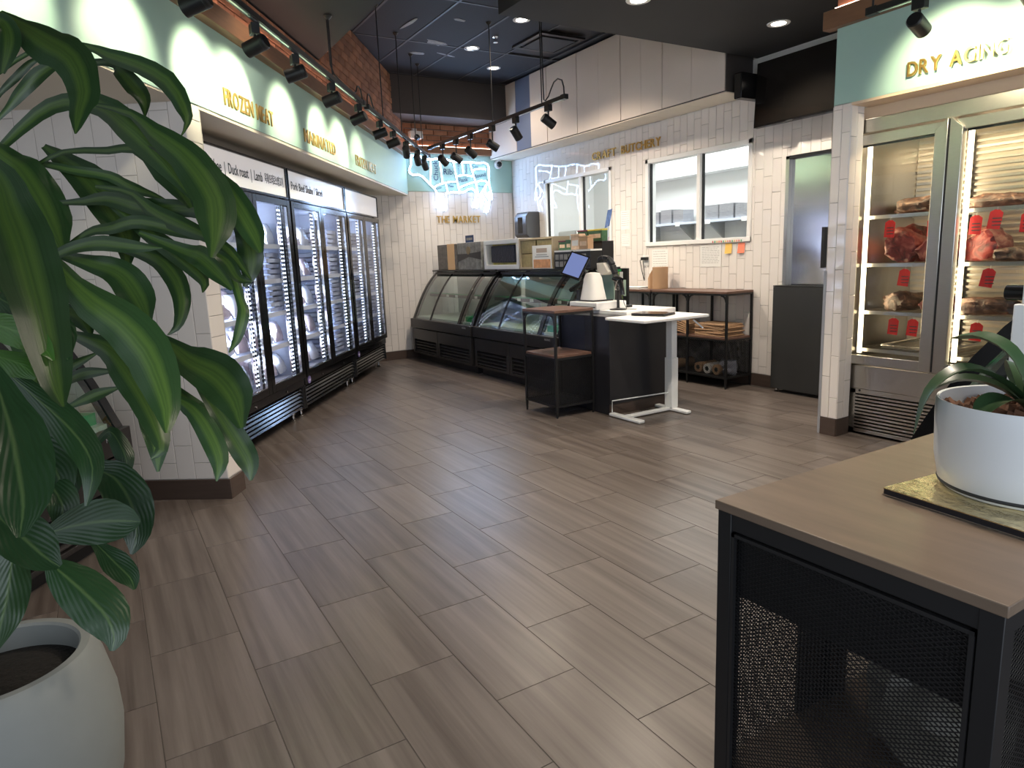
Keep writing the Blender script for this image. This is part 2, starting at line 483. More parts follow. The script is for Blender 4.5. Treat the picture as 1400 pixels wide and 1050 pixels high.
def letters(txt, h, parent, m, start, xscale=.8, ext=.012, gap=.02, name='letter', bold=.018, along=None, fit=None):
    """each character a mesh of its own, standing in the local x-z plane of parent facing -y"""
    objs = []; x = 0
    dg = None
    for ch in txt:
        if ch == ' ': x += h * .45; continue
        cu = D.curves.new('t', 'FONT'); cu.body = ch; cu.size = h / .73; cu.extrude = ext / 2; cu.offset = bold * h
        cu.resolution_u = 3
        to = D.objects.new('t', cu); COL.objects.link(to)
        dg = bpy.context.evaluated_depsgraph_get(); me = D.meshes.new_from_object(to.evaluated_get(dg))
        D.objects.remove(to); D.curves.remove(cu)
        if not len(me.vertices): continue
        xs = [v.co.x for v in me.vertices]; x0, x1 = min(xs), max(xs)
        me.transform(Matrix.Translation((-x0, 0, 0))); me.materials.clear(); me.materials.append(m)
        me.transform(Matrix(((xscale, 0, 0, 0), (0, 0, -1, 0), (0, 1, 0, 0), (0, 0, 0, 1))))
        o = D.objects.new(name, me); COL.objects.link(o); o.parent = parent; objs.append((o, x)); x += (x1 - x0) * xscale + gap * h * 6
    k = fit / x if fit else 1
    for o, px in objs:
        o.location = (start[0] + px * k, start[1], start[2])
        if fit: o.scale.x = k
    return objs


def textline(txt, h, parent, m, loc, name='lettering', rot=(0, 0, 0), width=None, align='LEFT', bold=0):
    """a printed line: flat text mesh in local x-z plane facing -y"""
    cu = D.curves.new('t', 'FONT'); cu.body = txt; cu.size = h / .73; cu.extrude = .0006; cu.align_x = align; cu.resolution_u = 2; cu.offset = bold * h
    to = D.objects.new('t', cu); COL.objects.link(to)
    dg = bpy.context.evaluated_depsgraph_get(); me = D.meshes.new_from_object(to.evaluated_get(dg))
    D.objects.remove(to); D.curves.remove(cu)
    me.materials.clear(); me.materials.append(m)
    me.transform(Matrix(((1, 0, 0, 0), (0, 0, -1, 0), (0, 1, 0, 0), (0, 0, 0, 1))))
    o = D.objects.new(name, me); COL.objects.link(o); o.parent = parent; o.location = loc; o.rotation_euler = rot
    if width:
        xs = [v.co.x for v in me.vertices]; o.scale.x = width / max(1e-6, max(xs) - min(xs))
    return o


def wire_mesh(w, h, cw, chh, t):
    """expanded metal: two families of diagonal strips clipped to w x h, in local x-z at y=0"""
    mb = MB(); sl = chh / cw
    for sgn in (1, -1):
        c = -h if sgn > 0 else 0
        zc = -w * sl if sgn > 0 else 0
        top = h if sgn > 0 else h + w * sl
        z = zc
        while z < top:
            # z(x) = z + sgn*sl*x
            pts = []
            for x in (0, w):
                zz = z + sgn * sl * x
                if 0 <= zz <= h: pts.append((x, zz))
            for zz in (0, h):
                x = (zz - z) / (sgn * sl)
                if 0 < x < w: pts.append((x, zz))
            pts = sorted(set((round(a, 5), round(b, 5)) for a, b in pts))
            if len(pts) >= 2:
                p, q = pts[0], pts[-1]
                if math.hypot(p[0] - q[0], p[1] - q[1]) > .004:
                    mb.bar((p[0], 0, p[1]), (q[0], 0, q[1]), .0012, t)
            z += chh
    return mb

# ================================================================ STRUCTURE
# ---- floor
fl = struct('floor')
B(-4, 8, -3.2, 10.5, -.12, -.0015).build('floor_slab', K['floorgrout'], fl)
TW, TL = .3005, .61
full = MB(); e = .0009; g = .0009
full.v = [(-TW / 2 + g, -TL / 2 + g, -.004), (TW / 2 - g, -TL / 2 + g, -.004), (TW / 2 - g, TL / 2 - g, -.004), (-TW / 2 + g, TL / 2 - g, -.004),
          (-TW / 2 + g + e, -TL / 2 + g + e, 0), (TW / 2 - g - e, -TL / 2 + g + e, 0), (TW / 2 - g - e, TL / 2 - g - e, 0), (-TW / 2 + g + e, TL / 2 - g - e, 0)]
for i in range(4): full.face(i, (i + 1) % 4, 4 + (i + 1) % 4, 4 + i)
full.face(4, 5, 6, 7)
tme = full.mesh('floor_tile', K['floor'], smooth=False)
spots = []
for ix in range(-5, 20):
    x = -.012 + TW * (ix + .5)
    for iy in range(-3, 15):
        y = 1.96 + (0 if ix % 2 == 0 else -.30) + TL * (iy + .5)
        q = Vector((x, y, 0)); d = q - Vector((0, 0, EYE)); dep = d.dot(CF)
        if dep < .5: continue
        px = 700 + FPX * d.dot(CR) / dep; py = 525 - FPX * d.dot(CU) / dep
        near = -150 < px < 1550 and py < 1350
        if q.dot(nC) < -2.75 or y > 9 or x > 5.5: continue
        spots.append((0 if near else 1, dep, x, y))
spots.sort()
for k, (s_, dep, x, y) in enumerate(spots[:298]): link_mesh('floor_tile', tme, fl, (x, y, 0))
mb = MB()
for s_, dep, x, y in spots[298:]: mb.box(x - TW / 2 + g, x + TW / 2 - g, y - TL / 2 + g, y + TL / 2 - g, -.004, 0)
if mb.v:
    o = mb.build('floor_tile_field', K['floor'], fl, smooth=False); o['kind'] = 'stuff'

# ---- ceilings
ce = struct('ceiling', (0, 0, 0))
B(.5, 6.2, 3, 9.6, 3.675, 3.80).build('ceiling_slab', K['black'], ce)
cw, cl = .61, 1.22
cm = B(-cw / 2 + .012, cw / 2 - .012, -cl / 2 + .012, cl / 2 - .012, 0, .014).mesh('ceiling_tile', K['ceil'], smooth=False)
for i in range(7):
    for j in range(5):
        x = 1.62 + cw * i; y = 4.1 + cl * j
        if 5.05 < x or y > 9: continue
        if i == 5 and j == 2: continue
        link_mesh('ceiling_tile', cm, ce, (x, y, 3.66))
mb = MB()
for i in range(8): mb.box(1.62 + cw * (i - .5) - .012, 1.62 + cw * (i - .5) + .012, 3.4, 9.2, 3.655, 3.672)
for j in range(6): mb.box(1.2, 5.3, 4.1 + cl * (j - .5) - .012, 4.1 + cl * (j - .5) + .012, 3.6555, 3.672)
mb.build('ceiling_grid', mat('charcoal_grid', (.045, .048, .055), .5), ce)
scuff = mat('pale_patching_compound', (.30, .33, .38), .8, noise=.5, nscale=25)
for (x, y, w, l, a) in ((2.95, 6.62, .05, .36, .1), (3.46, 7.10, .30, .13, .3), (3.42, 7.52, .20, .09, .0), (3.76, 7.46, .30, .035, .3), (3.37, 6.36, .14, .06, .2)):
    pr_ = random.Random(int(x * 1000)); mb = MB()
    poly = [(w / 2 * math.cos(k * .5236) * (.7 + .5 * pr_.random()), l / 2 * math.sin(k * .5236) * (.7 + .5 * pr_.random())) for k in range(12)]
    mb.prism(poly, 'z', -.002, .001); mb.build('ceiling_patch', scuff, ce, (x, y, 3.659 if abs(x - 2.95) > .1 else 3.6535), a)
cl1 = struct('ceiling.001')      # dropped charcoal ceiling over the dry aging side and the entrance
B(2.70, 6.2, -3.2, 4.50, 3.06, 3.64).build('dropped_soffit', K['ceillow'], cl1)
B(-3, 2.70, -3.2, 1.2, 3.06, 3.64).build('entrance_soffit', K['ceillow'], cl1)
cl2 = struct('ceiling.002')      # dropped ceiling along the freezer wall
MB().prism([(1.88, 1.2), (1.88, 6.18), (1.80, 6.12), (-1.6, 1.2)], 'z', 3.09, 3.64).build('dropped_soffit', K['ceillow'], cl2)

# ---- left wall: pillar, fascia, freezer niche (local x along the wall, y into it)
wl = struct('wall_left', PC(0, -1.96), ROT_C)
P0 = 3.762                        # pillar face position along the wall
B(P0 - .02, P0 + .16, .006, 1.35, 0, 2.25).build('pillar_core', K['grout'], wl)
B(.4, 9.6, .06, .10, 2.262, 2.78).build('fascia_backing', K['whitep'], wl)
B(.4, 9.487, -.004, .06, 2.255, 2.74).build('fascia', K['teal'], wl)
B(P0 + .14, 9.6, .002, 1.2, 2.235, 2.256).build('niche_soffit', K['creamp'], wl); B(.4, P0 - .02, .002, 1.35, 2.245, 2.256).build('niche_soffit', K['creamp'], wl)
B(P0 + .16, 9.35, 1.15, 1.25, 0, 2.25).build('niche_back_wall', K['whitep'], wl)
B(.4, 9.6, .03, .08, 2.78, 3.70).build('brick_backing', K['mortar'], wl)
B(.0, P0 - .02, 1.35, 1.45, 0, 3.6).build('side_wall', K['whitep'], wl)
# pillar tiles: narrow side face (y=0) and wide face towards the shop front
lay(wl, 'tile', tile_cells(.12, P0 - .026, P0 + .14, .125, 2.25, .166, .12, (0,), horizontal=True), .006, .003, K['tile'], y=.006)
pf = struct('wall_left_pillar', PC(P0 - .02, -1.96), ROT_C - PI / 2)   # local x points out of the niche ... towards -y of the wall
# local x here = -nC direction reversed, so the field runs from x=-1.3 to 0
lay(pf, 'tile', tile_cells(.11, -1.30, 0, .125, 2.25, .11, .33, (.30, .62)), .006, .003, K['tile'], y=0)
# bricks above the fascia
cells = tile_cells(.2, 3.0, 6.16, 2.86, 3.085, .215, .072, (0, .5), True) + tile_cells(.2, 6.16, 9.46, 2.86, 3.66, .215, .072, (0, .5), True)
lay(wl, 'brick', cells, .028, .010, K['brick'], y=.03, jit=.006)
tr = struct('trim_1', PC(0, -1.96), ROT_C)
B(.4, 9.46, -.07, .03, 2.735, 2.85).build('wood_beam', K['wood'], tr, bevel=.003)
B(.4, 9.45, -.035, -.015, 2.852, 2.862).build('led_strip', K['ledpink'], tr)
bl = struct('baseboard_left', PC(P0 - .02, -1.96), ROT_C - PI / 2)
B(-1.3, .012, -.012, -.001, 0, .122).build('baseboard_tile', K['base'], bl, bevel=.002)
bl2 = struct('baseboard_left_side', PC(0, -1.96), ROT_C)
B(P0 - .02, P0 + .15, -.012, -.001, 0, .122).build('baseboard_tile', K['base'], bl2, bevel=.002)

# ---- back wall
BY = 8.92
wb = struct('wall_back', (0, BY, 0))
B(2.2, 5.6, .008, .12, 0, 3.7).build('wall_core', K['grout'], wb)
B(2.2, 5.47, -.004, .008, 2.295, 2.80).build('teal_band', K['teal'], wb)
lay(wb, 'tile', tile_cells(.1, 2.3, 5.46, .12, 2.292, .10, .30, (.0, .5, .27, .77)), .007, .003, K['tile'], y=.007)
cells = tile_cells(.2, 3.72, 5.47, 2.90, 3.19, .215, .072, (.3, .8), True)
lay(wb, 'brick', cells, .028, .010, K['brick'], y=.006, jit=.006)
tb = struct('trim_2', (0, BY, 0))
B(3.75, 5.47, -.07, 0, 2.80, 2.89).build('wood_beam', K['wood'], tb, bevel=.003)
B(3.75, 5.47, -.035, -.015, 2.892, 2.90).build('led_strip', K['ledpink'], tb)
bb = struct('baseboard_back', (0, BY, 0))
B(2.3, 5.46, -.012, -.001, 0, .118).build('baseboard_tile', K['base'], bb, bevel=.002)
bk = struct('trim_3', (0, BY, 0))
MB().prism([(3.30, -.52), (5.10, -.52), (5.10, 0), (3.66, 0)], 'z', 3.19, 3.655).build('dark_bulkhead_beam', K['beam'], bk)

# ---- right wall (faces -X): local x = -Y, so x runs from -8.92 to -2
RX = 5.47
wr = struct('wall_right', (RX, 0, 0), ROT_R)
W1 = (-8.067, -6.616, 1.39, 2.375); W2 = (-6.011, -4.53, 1.41, 2.365); DR = (-4.151, -3.20, 0, 2.145)


def core(mb, x0, x1, z0, z1, holes, y0, y1):
    xs = sorted(set([x0, x1] + [h for q in holes for h in q[:2]])); zs = sorted(set([z0, z1] + [h for q in holes for h in q[2:]]))
    for a, b in zip(xs, xs[1:]):
        for c, d in zip(zs, zs[1:]):
            m = ((a + b) / 2, (c + d) / 2)
            if any(q[0] < m[0] < q[1] and q[2] < m[1] < q[3] for q in holes): continue
            mb.box(a, b, y0, y1, c, d)


mb = MB(); core(mb, -9, 3, 0, 3.7, (W1, W2, DR), .008, .13)
mb.build('wall_core', K['grout'], wr)
lay(wr, 'tile', tile_cells(.1, -8.91, -2.9, .12, 2.75, .098, .30, (0, .5, .25, .75), (W1, W2, DR)), .007, .003, K['tile'], y=.007)
B(-4.55, -2.9, -.004, .008, 2.76, 3.06).build('wall_strip', K['whitep'], wr)
br = struct('baseboard_right', (RX, 0, 0), ROT_R)
B(-8.9, -4.16, -.012, -.001, 0, .118).build('baseboard_tile', K['base'], br, bevel=.002)


def window(n, q, xm):
    w = struct('window_%d' % n, (RX, 0, 0), ROT_R); x0, x1, z0, z1 = q
    mb = MB(); t = .045
    mb.box(x0, x0 + t, -.012, .11, z0, z1).box(x1 - t, x1, -.012, .11, z0, z1).box(x0, x1, -.012, .11, z1 - t, z1).box(x0, x1, -.02, .11, z0, z0 + t)
    mb.build('window_frame', K['white'], w, bevel=.003)
    B(xm - .022, xm + .022, -.006, .06, z0 + t, z1 - t).build('mullion', K['white'], w, bevel=.002)
    B(x0 + t - .01, x0 + t + .012, .02, .05, z0 + t, z1 - t).build('gasket', K['satin'], w)
    B(xm + .022, xm + .034, .03, .06, z0 + t, z1 - t).build('gasket', K['satin'], w)
    B(x0 + t, xm - .02, .034, .04, z0 + t, z1 - t).build('pane', K['glass'], w, smooth=False)
    B(xm + .02, x1 - t, .054, .06, z0 + t, z1 - t).build('pane', K['glass'], w, smooth=False)


window(1, W1, -7.25); window(2, W2, -5.215)
dw = struct('door_1', (RX, 0, 0), ROT_R)
B(-4.115, -3.2, .03, .07, .01, 2.115).build('door_leaf', K['steeld'], dw)
B(-4.151, -4.115, -.012, .1, 0, 2.145).build('door_frame', K['steel'], dw)
B(-4.151, -3.2, -.012, .1, 2.118, 2.145).build('door_frame', K['satin'], dw)
B(-3.75, -3.72, -.03, .03, 1.15, 1.50).build('door_handle', K['satin'], dw)

# ---- prep room behind the windows
rm = struct('wall_prep_room')
mb = MB(); mb.box(7.3, 7.4, 3.4, 9.4, 0, 3.2).box(5.6, 7.4, 9.3, 9.4, 0, 3.2).box(5.6, 7.4, 3.4, 3.5, 0, 3.2).box(5.61, 7.4, 3.4, 9.4, 3.0, 3.1)
mb.build('room_shell', K['whitep'], rm)
B(7.05, 7.3, 5.0, 8.2, 2.35, 2.62).build('duct_boxing', K['whitep'], rm)
lamp('prep_room_lamp', 'AREA', (6.4, 6.3, 2.95), 60, (.94, .97, 1), (0, 0, -1), 1.2, sizey=3.5)

# ---- bulkhead over the butchery wall
bu = struct('wall_right_bulkhead', (5.10, 0, 0), ROT_R)
B(-8.92, -4.55, .012, .37, 2.752, 3.655).build('bulkhead_core', K['beam'], bu)
PJ = [8.90, 8.16, 7.797, 7.417, 7.101, 6.787, 6.382, 6.004, 5.679, 5.366, 4.969, 4.58]
PJ = [8.90, 7.797 + .36, 7.797, 7.417, 7.101, 6.787, 6.382, 6.004, 5.679, 5.366, 4.969, 4.56]
for i, (a, b) in enumerate(zip(PJ, PJ[1:])):
    B(-a + .003, -b - .003, -.002 + .004 * (i % 2), .014, 2.765, 3.655).build('wall_panel', K['paneltint'] if i == 2 - 1 else K['panel'], bu, bevel=.0015)
mb = MB()
for i in range(8):
    B(-8.90 + i * .545 + .003, -8.90 + (i + 1) * .545 - .003, .0, .36, 2.745, 2.753).build('soffit_panel', K['creamp'], bu)

# ---- dry aging wall: column, fascia, soffit
wd = struct('wall_dry_aging', (4.36, 0, 0), ROT_R)
B(-2.963, -2.833, .006, .14, 0, 2.25).build('column_core', K['grout'], wd); B(-2.963, -2.925, .14, 1.10, 0, 2.25).build('column_core', K['whitep'], wd)
ws = struct('wall_dry_aging_column', (4.36, 2.833, 0), 0)
lay(ws, 'tile', tile_cells(.08, .002, .145, .125, 2.25, .072, .30, (.4, .9)), .006, .003, K['tile'], y=0)
B(.0, .145, -.008, .0, 0, .123).build('baseboard_tile', K['base'], ws)
lay(wd, 'tile', tile_cells(.08, -2.957, -2.830, .125, 2.262, .064, .30, (0, .5)), .006, .003, K['tile'], y=.006)
B(-2.972, -2.952, -.003, .03, 0, 1.17).build('corner_guard', mat('grey_corner_guard', (.40, .41, .43), .4, .4), wd)
B(-2.95, -2.830, -.006, .006, 0, .123).build('baseboard_tile', K['base'], wd)
B(-2.955, 1.0, 0, .05, 2.255, 2.735).build('fascia', K['teal'], wd)
B(-2.955, 1.0, .05, 1.1, 2.735, 3.06).build('upper_wall', K['black'], wd)
B(-2.83, 1.0, .0, .9, 2.238, 2.256).build('niche_soffit', mat('peach_soffit_paint', (.80, .60, .42), .45), wd)
B(-2.92, 1.0, .19, .23, 2.165, 2.24).build('niche_head', mat('peach_head_paint', (.80, .62, .44), .45), wd)
lay(wd, 'brick', tile_cells(.2, -2.965, -.6, 2.86, 3.055, .215, .072, (0, .5), True), .03, .010, K['brick'], y=.03, jit=.004)
B(-2.955, 1.0, .03, .05, 2.735, 3.06).build('brick_backing', K['mortar'], wd)
td = struct('trim_4', (4.36, 0, 0), ROT_R)
B(-3.03, .5, -.05, .03, 2.735, 2.85).build('wood_beam', K['wood'], td, bevel=.003)
B(-2.96, .5, -.03, -.01, 2.852, 2.860).build('led_strip', K['ledpink'], td)
B(-8, 1.0, 1.0, 1.05, 0, 0.001).build('floor_joint', K['grout'], td) if False else None

# ================================================================ FREEZERS (local x along wall, front at y=0, y into the wall)
def pillow(w, h, t, seed, n=6):
    """a soft pouch lying in local x-z, bulging in y, base at z=0"""
    r = random.Random(seed); mb = MB(); N = n + 1
    for side in (-1, 1):
        for j in range(N):
            for i in range(N):
                u = i / n * 2 - 1; v = j / n * 2 - 1
                b = max(0, (1 - u ** 4) * (1 - v ** 4)) ** .6
                ed = 1 - .06 * (abs(u) ** 2 + abs(v) ** 2) * r.random()
                mb.v.append((u * w / 2 * ed, side * (t / 2 * b * (.75 + .5 * r.random()) + .0015), (v * ed + 1) * h / 2))
    for s_ in (0, 1):
        o = s_ * N * N
        for j in range(n):
            for i in range(n):
                a = o + j * N + i; mb.face(a, a + 1, a + 1 + N, a + N)
    rim = [i for i in range(n)] + [j * N + n for j in range(n)] + [n * N + i for i in range(n, 0, -1)] + [j * N for j in range(n, 0, -1)]
    for a, b in zip(rim, rim[1:] + rim[:1]): mb.face(a, b, N * N + b, N * N + a)
    return mb


def trayb(w, d, h, seed):
    """shallow wrapped meat tray: tapered tub with a domed film top"""
    mb = MB(); r = random.Random(seed)
    mb.v = [(-w * .44, 0, 0), (w * .44, 0, 0), (w * .44, d * .92, 0), (-w * .44, d * .92, 0), (-w / 2, -.004, h * .7), (w / 2, -.004, h * .7), (w / 2, d, h * .7), (-w / 2, d, h * .7),
            (-w * .36, d * .15, h), (w * .36, d * .15, h), (w * .36, d * .85, h), (-w * .36, d * .85, h)]
    mb.face(0, 3, 2, 1)
    for i in range(4): mb.face(i, (i + 1) % 4, 4 + (i + 1) % 4, 4 + i); mb.face(4 + i, 4 + (i + 1) % 4, 8 + (i + 1) % 4, 8 + i)
    mb.face(8, 9, 10, 11)
    return mb


POUCH = [pillow(.212, .225, .060, s) .mesh('pouch', [K['pouch'], K['pouch2'], K['pouch']][s % 3]) for s in range(6)]
POUCHS = [pillow(.20, .185, .055, 20 + s).mesh('pouch', [K['pouch2'], K['pouch']][s % 2]) for s in range(4)]
TRAYS = [trayb(.285, .30, .044, s).mesh('tray', [K['tray'], K['pouch2']][s % 2]) for s in range(3)]
SHELVES = [.44, .71, .98, 1.25, 1.53]
ORD = ['bottom', 'second', 'middle', 'fourth', 'top']


def text_badge(parent, x, y, z):
    b = MB().tube([(x, y, z), (x, y - .004, z)], .034, 20).build('badge', mat('violet_badge', (.30, .24, .55), .3, emit=(.3, .24, .55), es=.0), parent)
    textline('uhi', .022, b, K['white'], (x - .02, y - .006, z - .012), name='badge_lettering')


def freezer(idx, a0, a1, mid, label, header):
    Wd = a1 - a0
    t = thing('display_freezer', label, 'freezer', PC(a0, -2.22), ROT_C, 'upright glass door freezers along the left wall')
    mb = MB()
    mb.box(0, .035, .055, .78, .10, 2.16).box(Wd - .035, Wd, .055, .78, .10, 2.16).box(.035, Wd - .035, .055, .78, 1.90, 1.93).box(.035, Wd - .035, .055, .78, .345, .40)
    mb.build('cabinet_shell', K['satin'], t)
    mb = MB(); mb.box(.036, Wd - .036, .74, .778, .40, 1.90).box(.036, .046, .07, .74, .40, 1.90).box(Wd - .046, Wd - .036, .07, .74, .40, 1.90).box(.046, Wd - .046, .07, .74, 1.88, 1.90).box(.046, Wd - .046, .07, .74, .40, .41)
    mb.build('inner_liner', K['liner'], t)
    # header sign box
    h = MB(); fr = .016
    h.box(0, Wd, .0, .07, 1.905, 1.905 + fr).box(0, Wd, .0, .07, 2.165 - fr, 2.165).box(0, fr, .0, .07, 1.905 + fr, 2.165 - fr).box(Wd - fr, Wd, 0, .07, 1.905 + fr, 2.165 - fr)
    h.build('header_frame', K['gloss'], t)
    sg = B(fr, Wd - fr, .012, .06, 1.905 + fr, 2.165 - fr).build('header_sign', K['header'], t, smooth=False)
    for (txt, hh, x, z, wid) in header: textline(txt, hh, sg, K['darktext'], (x, .010, z), width=wid, bold=.01)
    # doors
    m = mid - a0
    for k, (x0, x1) in enumerate(((.004, m - .003), (m + .003, Wd - .004))):
        f = .062; ff = MB()
        ff.box(x0, x0 + f, -.005, .045, .375, 1.895).box(x1 - f, x1, -.005, .045, .375, 1.895).box(x0 + f, x1 - f, -.005, .045, .375, .375 + f * .9).box(x0 + f, x1 - f, -.005, .045, 1.895 - f * .8, 1.895)
        dr = ff.build('door', K['gloss'], t, bevel=.002)
        B(x0 + f, x1 - f, .004, .012, .375 + f * .9, 1.895 - f * .8).build('pane', K['freezerglass'], dr, smooth=False)
        tm = MB(); q = .007
        tm.box(x0 + f, x1 - f, .0, .02, .375 + f * .9, .375 + f * .9 + q).box(x1 - f - q, x1 - f, 0, .02, .43, 1.84)
        tm.build('steel_trim', K['chrome'], dr)
        # led strip inside the right jamb, and a second behind the left one
        for lx in (x1 - f - .035, x1 - f - .075):
            B(lx - .010, lx + .010, .055, .068, .44, 1.84).build('led_rail', K['chrome'], t)
            ld = MB()
            for i in range(40): ld.box(lx - .0035, lx + .0035, .050, .056, .46 + i * .0345, .46 + i * .0345 + .012)
            o = ld.build('led_diodes', K['led'], t, smooth=False); o['kind'] = 'stuff'
        for z in SHELVES[1:]:
            w = MB(); sx0, sx1 = (.05, m - .01) if k == 0 else (m + .01, Wd - .05)
            w.box(sx0, sx1, .082, .092, z - .028, z - .002).box(sx0, sx1, .70, .71, z - .02, z - .004)
            for i in range(16):
                xx = sx0 + (sx1 - sx0) * (i + .5) / 16; w.box(xx - .003, xx + .003, .092, .70, z - .008, z - .003)
            w.build('wire_shelf', K['wire'], t)
            w = B(sx0, sx1, .076, .080, z - .034, z + .004).build('price_rail', K['white'], t)
    lamp('freezer_light', 'AREA', tuple(PC(a0 + m * .5, -2.22 - .13, 1.2)), 6, (.72, .84, 1), tuple(-nC), .3, sizey=1.3)
    lamp('freezer_light', 'AREA', tuple(PC(a0 + m + (Wd - m) * .5, -2.22 - .13, 1.2)), 6, (.72, .84, 1), tuple(-nC), .3, sizey=1.3)
    # lower grille: sloped slats, kick edge, screws, badge
    B(.0, Wd, .10, .70, .09, .345).build('machine_housing', K['satin'], t)
    B(.0, Wd, .02, .10, .300, .366).build('top_rail', K['gloss'], t, bevel=.003)
    for i in range(6):
        z = .105 + i * .033
        MB().prism([(.035, z), (.06, z), (.085, z + .027), (.06, z + .027)], 'x', .012, Wd - .012).build('grille_slat', K['gloss'], t)
    B(0, .02, .03, .10, .09, .30).build('end_cheek', K['satin'], t); B(Wd - .02, Wd, .03, .10, .09, .30).build('end_cheek', K['satin'], t)
    text_badge(t, .10, .02, .333)
    for x in (.45, .72 * Wd): MB().tube([(x, .022, .325), (x, .012, .325)], .008, 8).build('screw', K['chrome'], t)
    for x in (.08, Wd - .08):
        for y in (.12, .66):
            MB().lathe([(.022, 0), (.026, .012), (.013, .02), (.011, .05), (.020, .055), (.020, .095)], 12, (x, y), (True, True)).build('foot', K['chrome'], t)
    return t, Wd, m


FZ = [(4.345, 5.795, 5.066, 'nearest upright freezer, its lit sign reading Duck roast and Lamb'),
      (5.822, 7.395, 6.575, 'middle upright freezer, its lit sign reading Pork Beef Shabu'),
      (7.425, 8.795, 8.085, 'farthest upright freezer, next to the back wall, its lit sign blank')]
HD = [[('Yukhoe  |  Duck roast  |  Lamb', .075, .10, 2.0, .88), ('육회/오리로스/양고기', .062, 1.02, 2.005, .36)],
      [('Pork Beef Shabu / Sliced', .07, .08, 2.0, .80)], []]
NM = ['nearest', 'middle', 'farthest']
for fi, (a0, a1, mid, lab) in enumerate(FZ):
    t, Wd, m = freezer(fi, a0, a1, mid, lab, HD[fi])
    for k, (x0, x1) in enumerate(((.06, m - .02), (m + .02, Wd - .06))):
        side = ('left', 'right')[k]
        stack = (fi == 1 and k == 1) or fi == 2
        for si, z in enumerate(SHELVES):
            w = x1 - x0
            if stack or (fi == 0 and k == 1 and si in (3, 2)):
                grp = 'wrapped meat trays stacked on the %s shelf behind the %s door of the %s freezer' % (ORD[si], side, NM[fi])
                for c in range(2):
                    for l in range(5 if si < 4 else 4):
                        o = link_mesh('meat_tray', TRAYS[(c + l + si) % 3])
                        o.matrix_world = Matrix.Translation(PC(a0 + x0 + w * (.25 + .5 * c), -2.22 - .10 - .008 * ((c * 3 + l) % 2), z + .002 + l * .0445)) @ Matrix.Rotation(ROT_C, 4, 'Z')
                        tag(o, '%s wrapped meat tray up, %s stack, %s shelf, %s door of %s freezer' % (('lowest', 'second', 'third', 'fourth', 'fifth')[l], ('left', 'right')[c], ORD[si], side, NM[fi]), 'meat tray', grp)
            else:
                grp = 'frozen meat pouches on the %s shelf behind the %s door of the %s freezer' % (ORD[si], side, NM[fi])
                nrow = 3
                for c in range(nrow):
                    for l in range(2):
                        big = POUCH[(si * 2 + c + l + fi) % 6] if l == 0 else POUCHS[(c + si) % 4]
                        o = link_mesh('frozen_meat_pouch', big)
                        yy = .235 - .105 * l; lean = -.16 - .16 * l - .05 * ((c + si) % 3)
                        xx = x0 + w * (.16 + .335 * c + .015 * ((si + l) % 2))
                        o.matrix_world = Matrix.Translation(PC(a0 + xx, -2.22 - yy, z + .008)) @ Matrix.Rotation(ROT_C + (rnd.random() - .5) * .16, 4, 'Z') @ Matrix.Rotation(lean, 4, 'X')
                        tag(o, '%s %s frosted meat pouch, %s shelf, %s door of %s freezer' % (('back', 'front')[l], ('left', 'middle', 'right')[c], ORD[si], side, NM[fi]), 'meat pouch', grp)

# ================================================================ CURVED GLASS DELI CASES
PROF = [(.035, .575), (.065, .64), (.10, .72), (.145, .81), (.20, .91), (.26, 1.005), (.335, 1.10), (.41, 1.175), (.48, 1.212)]


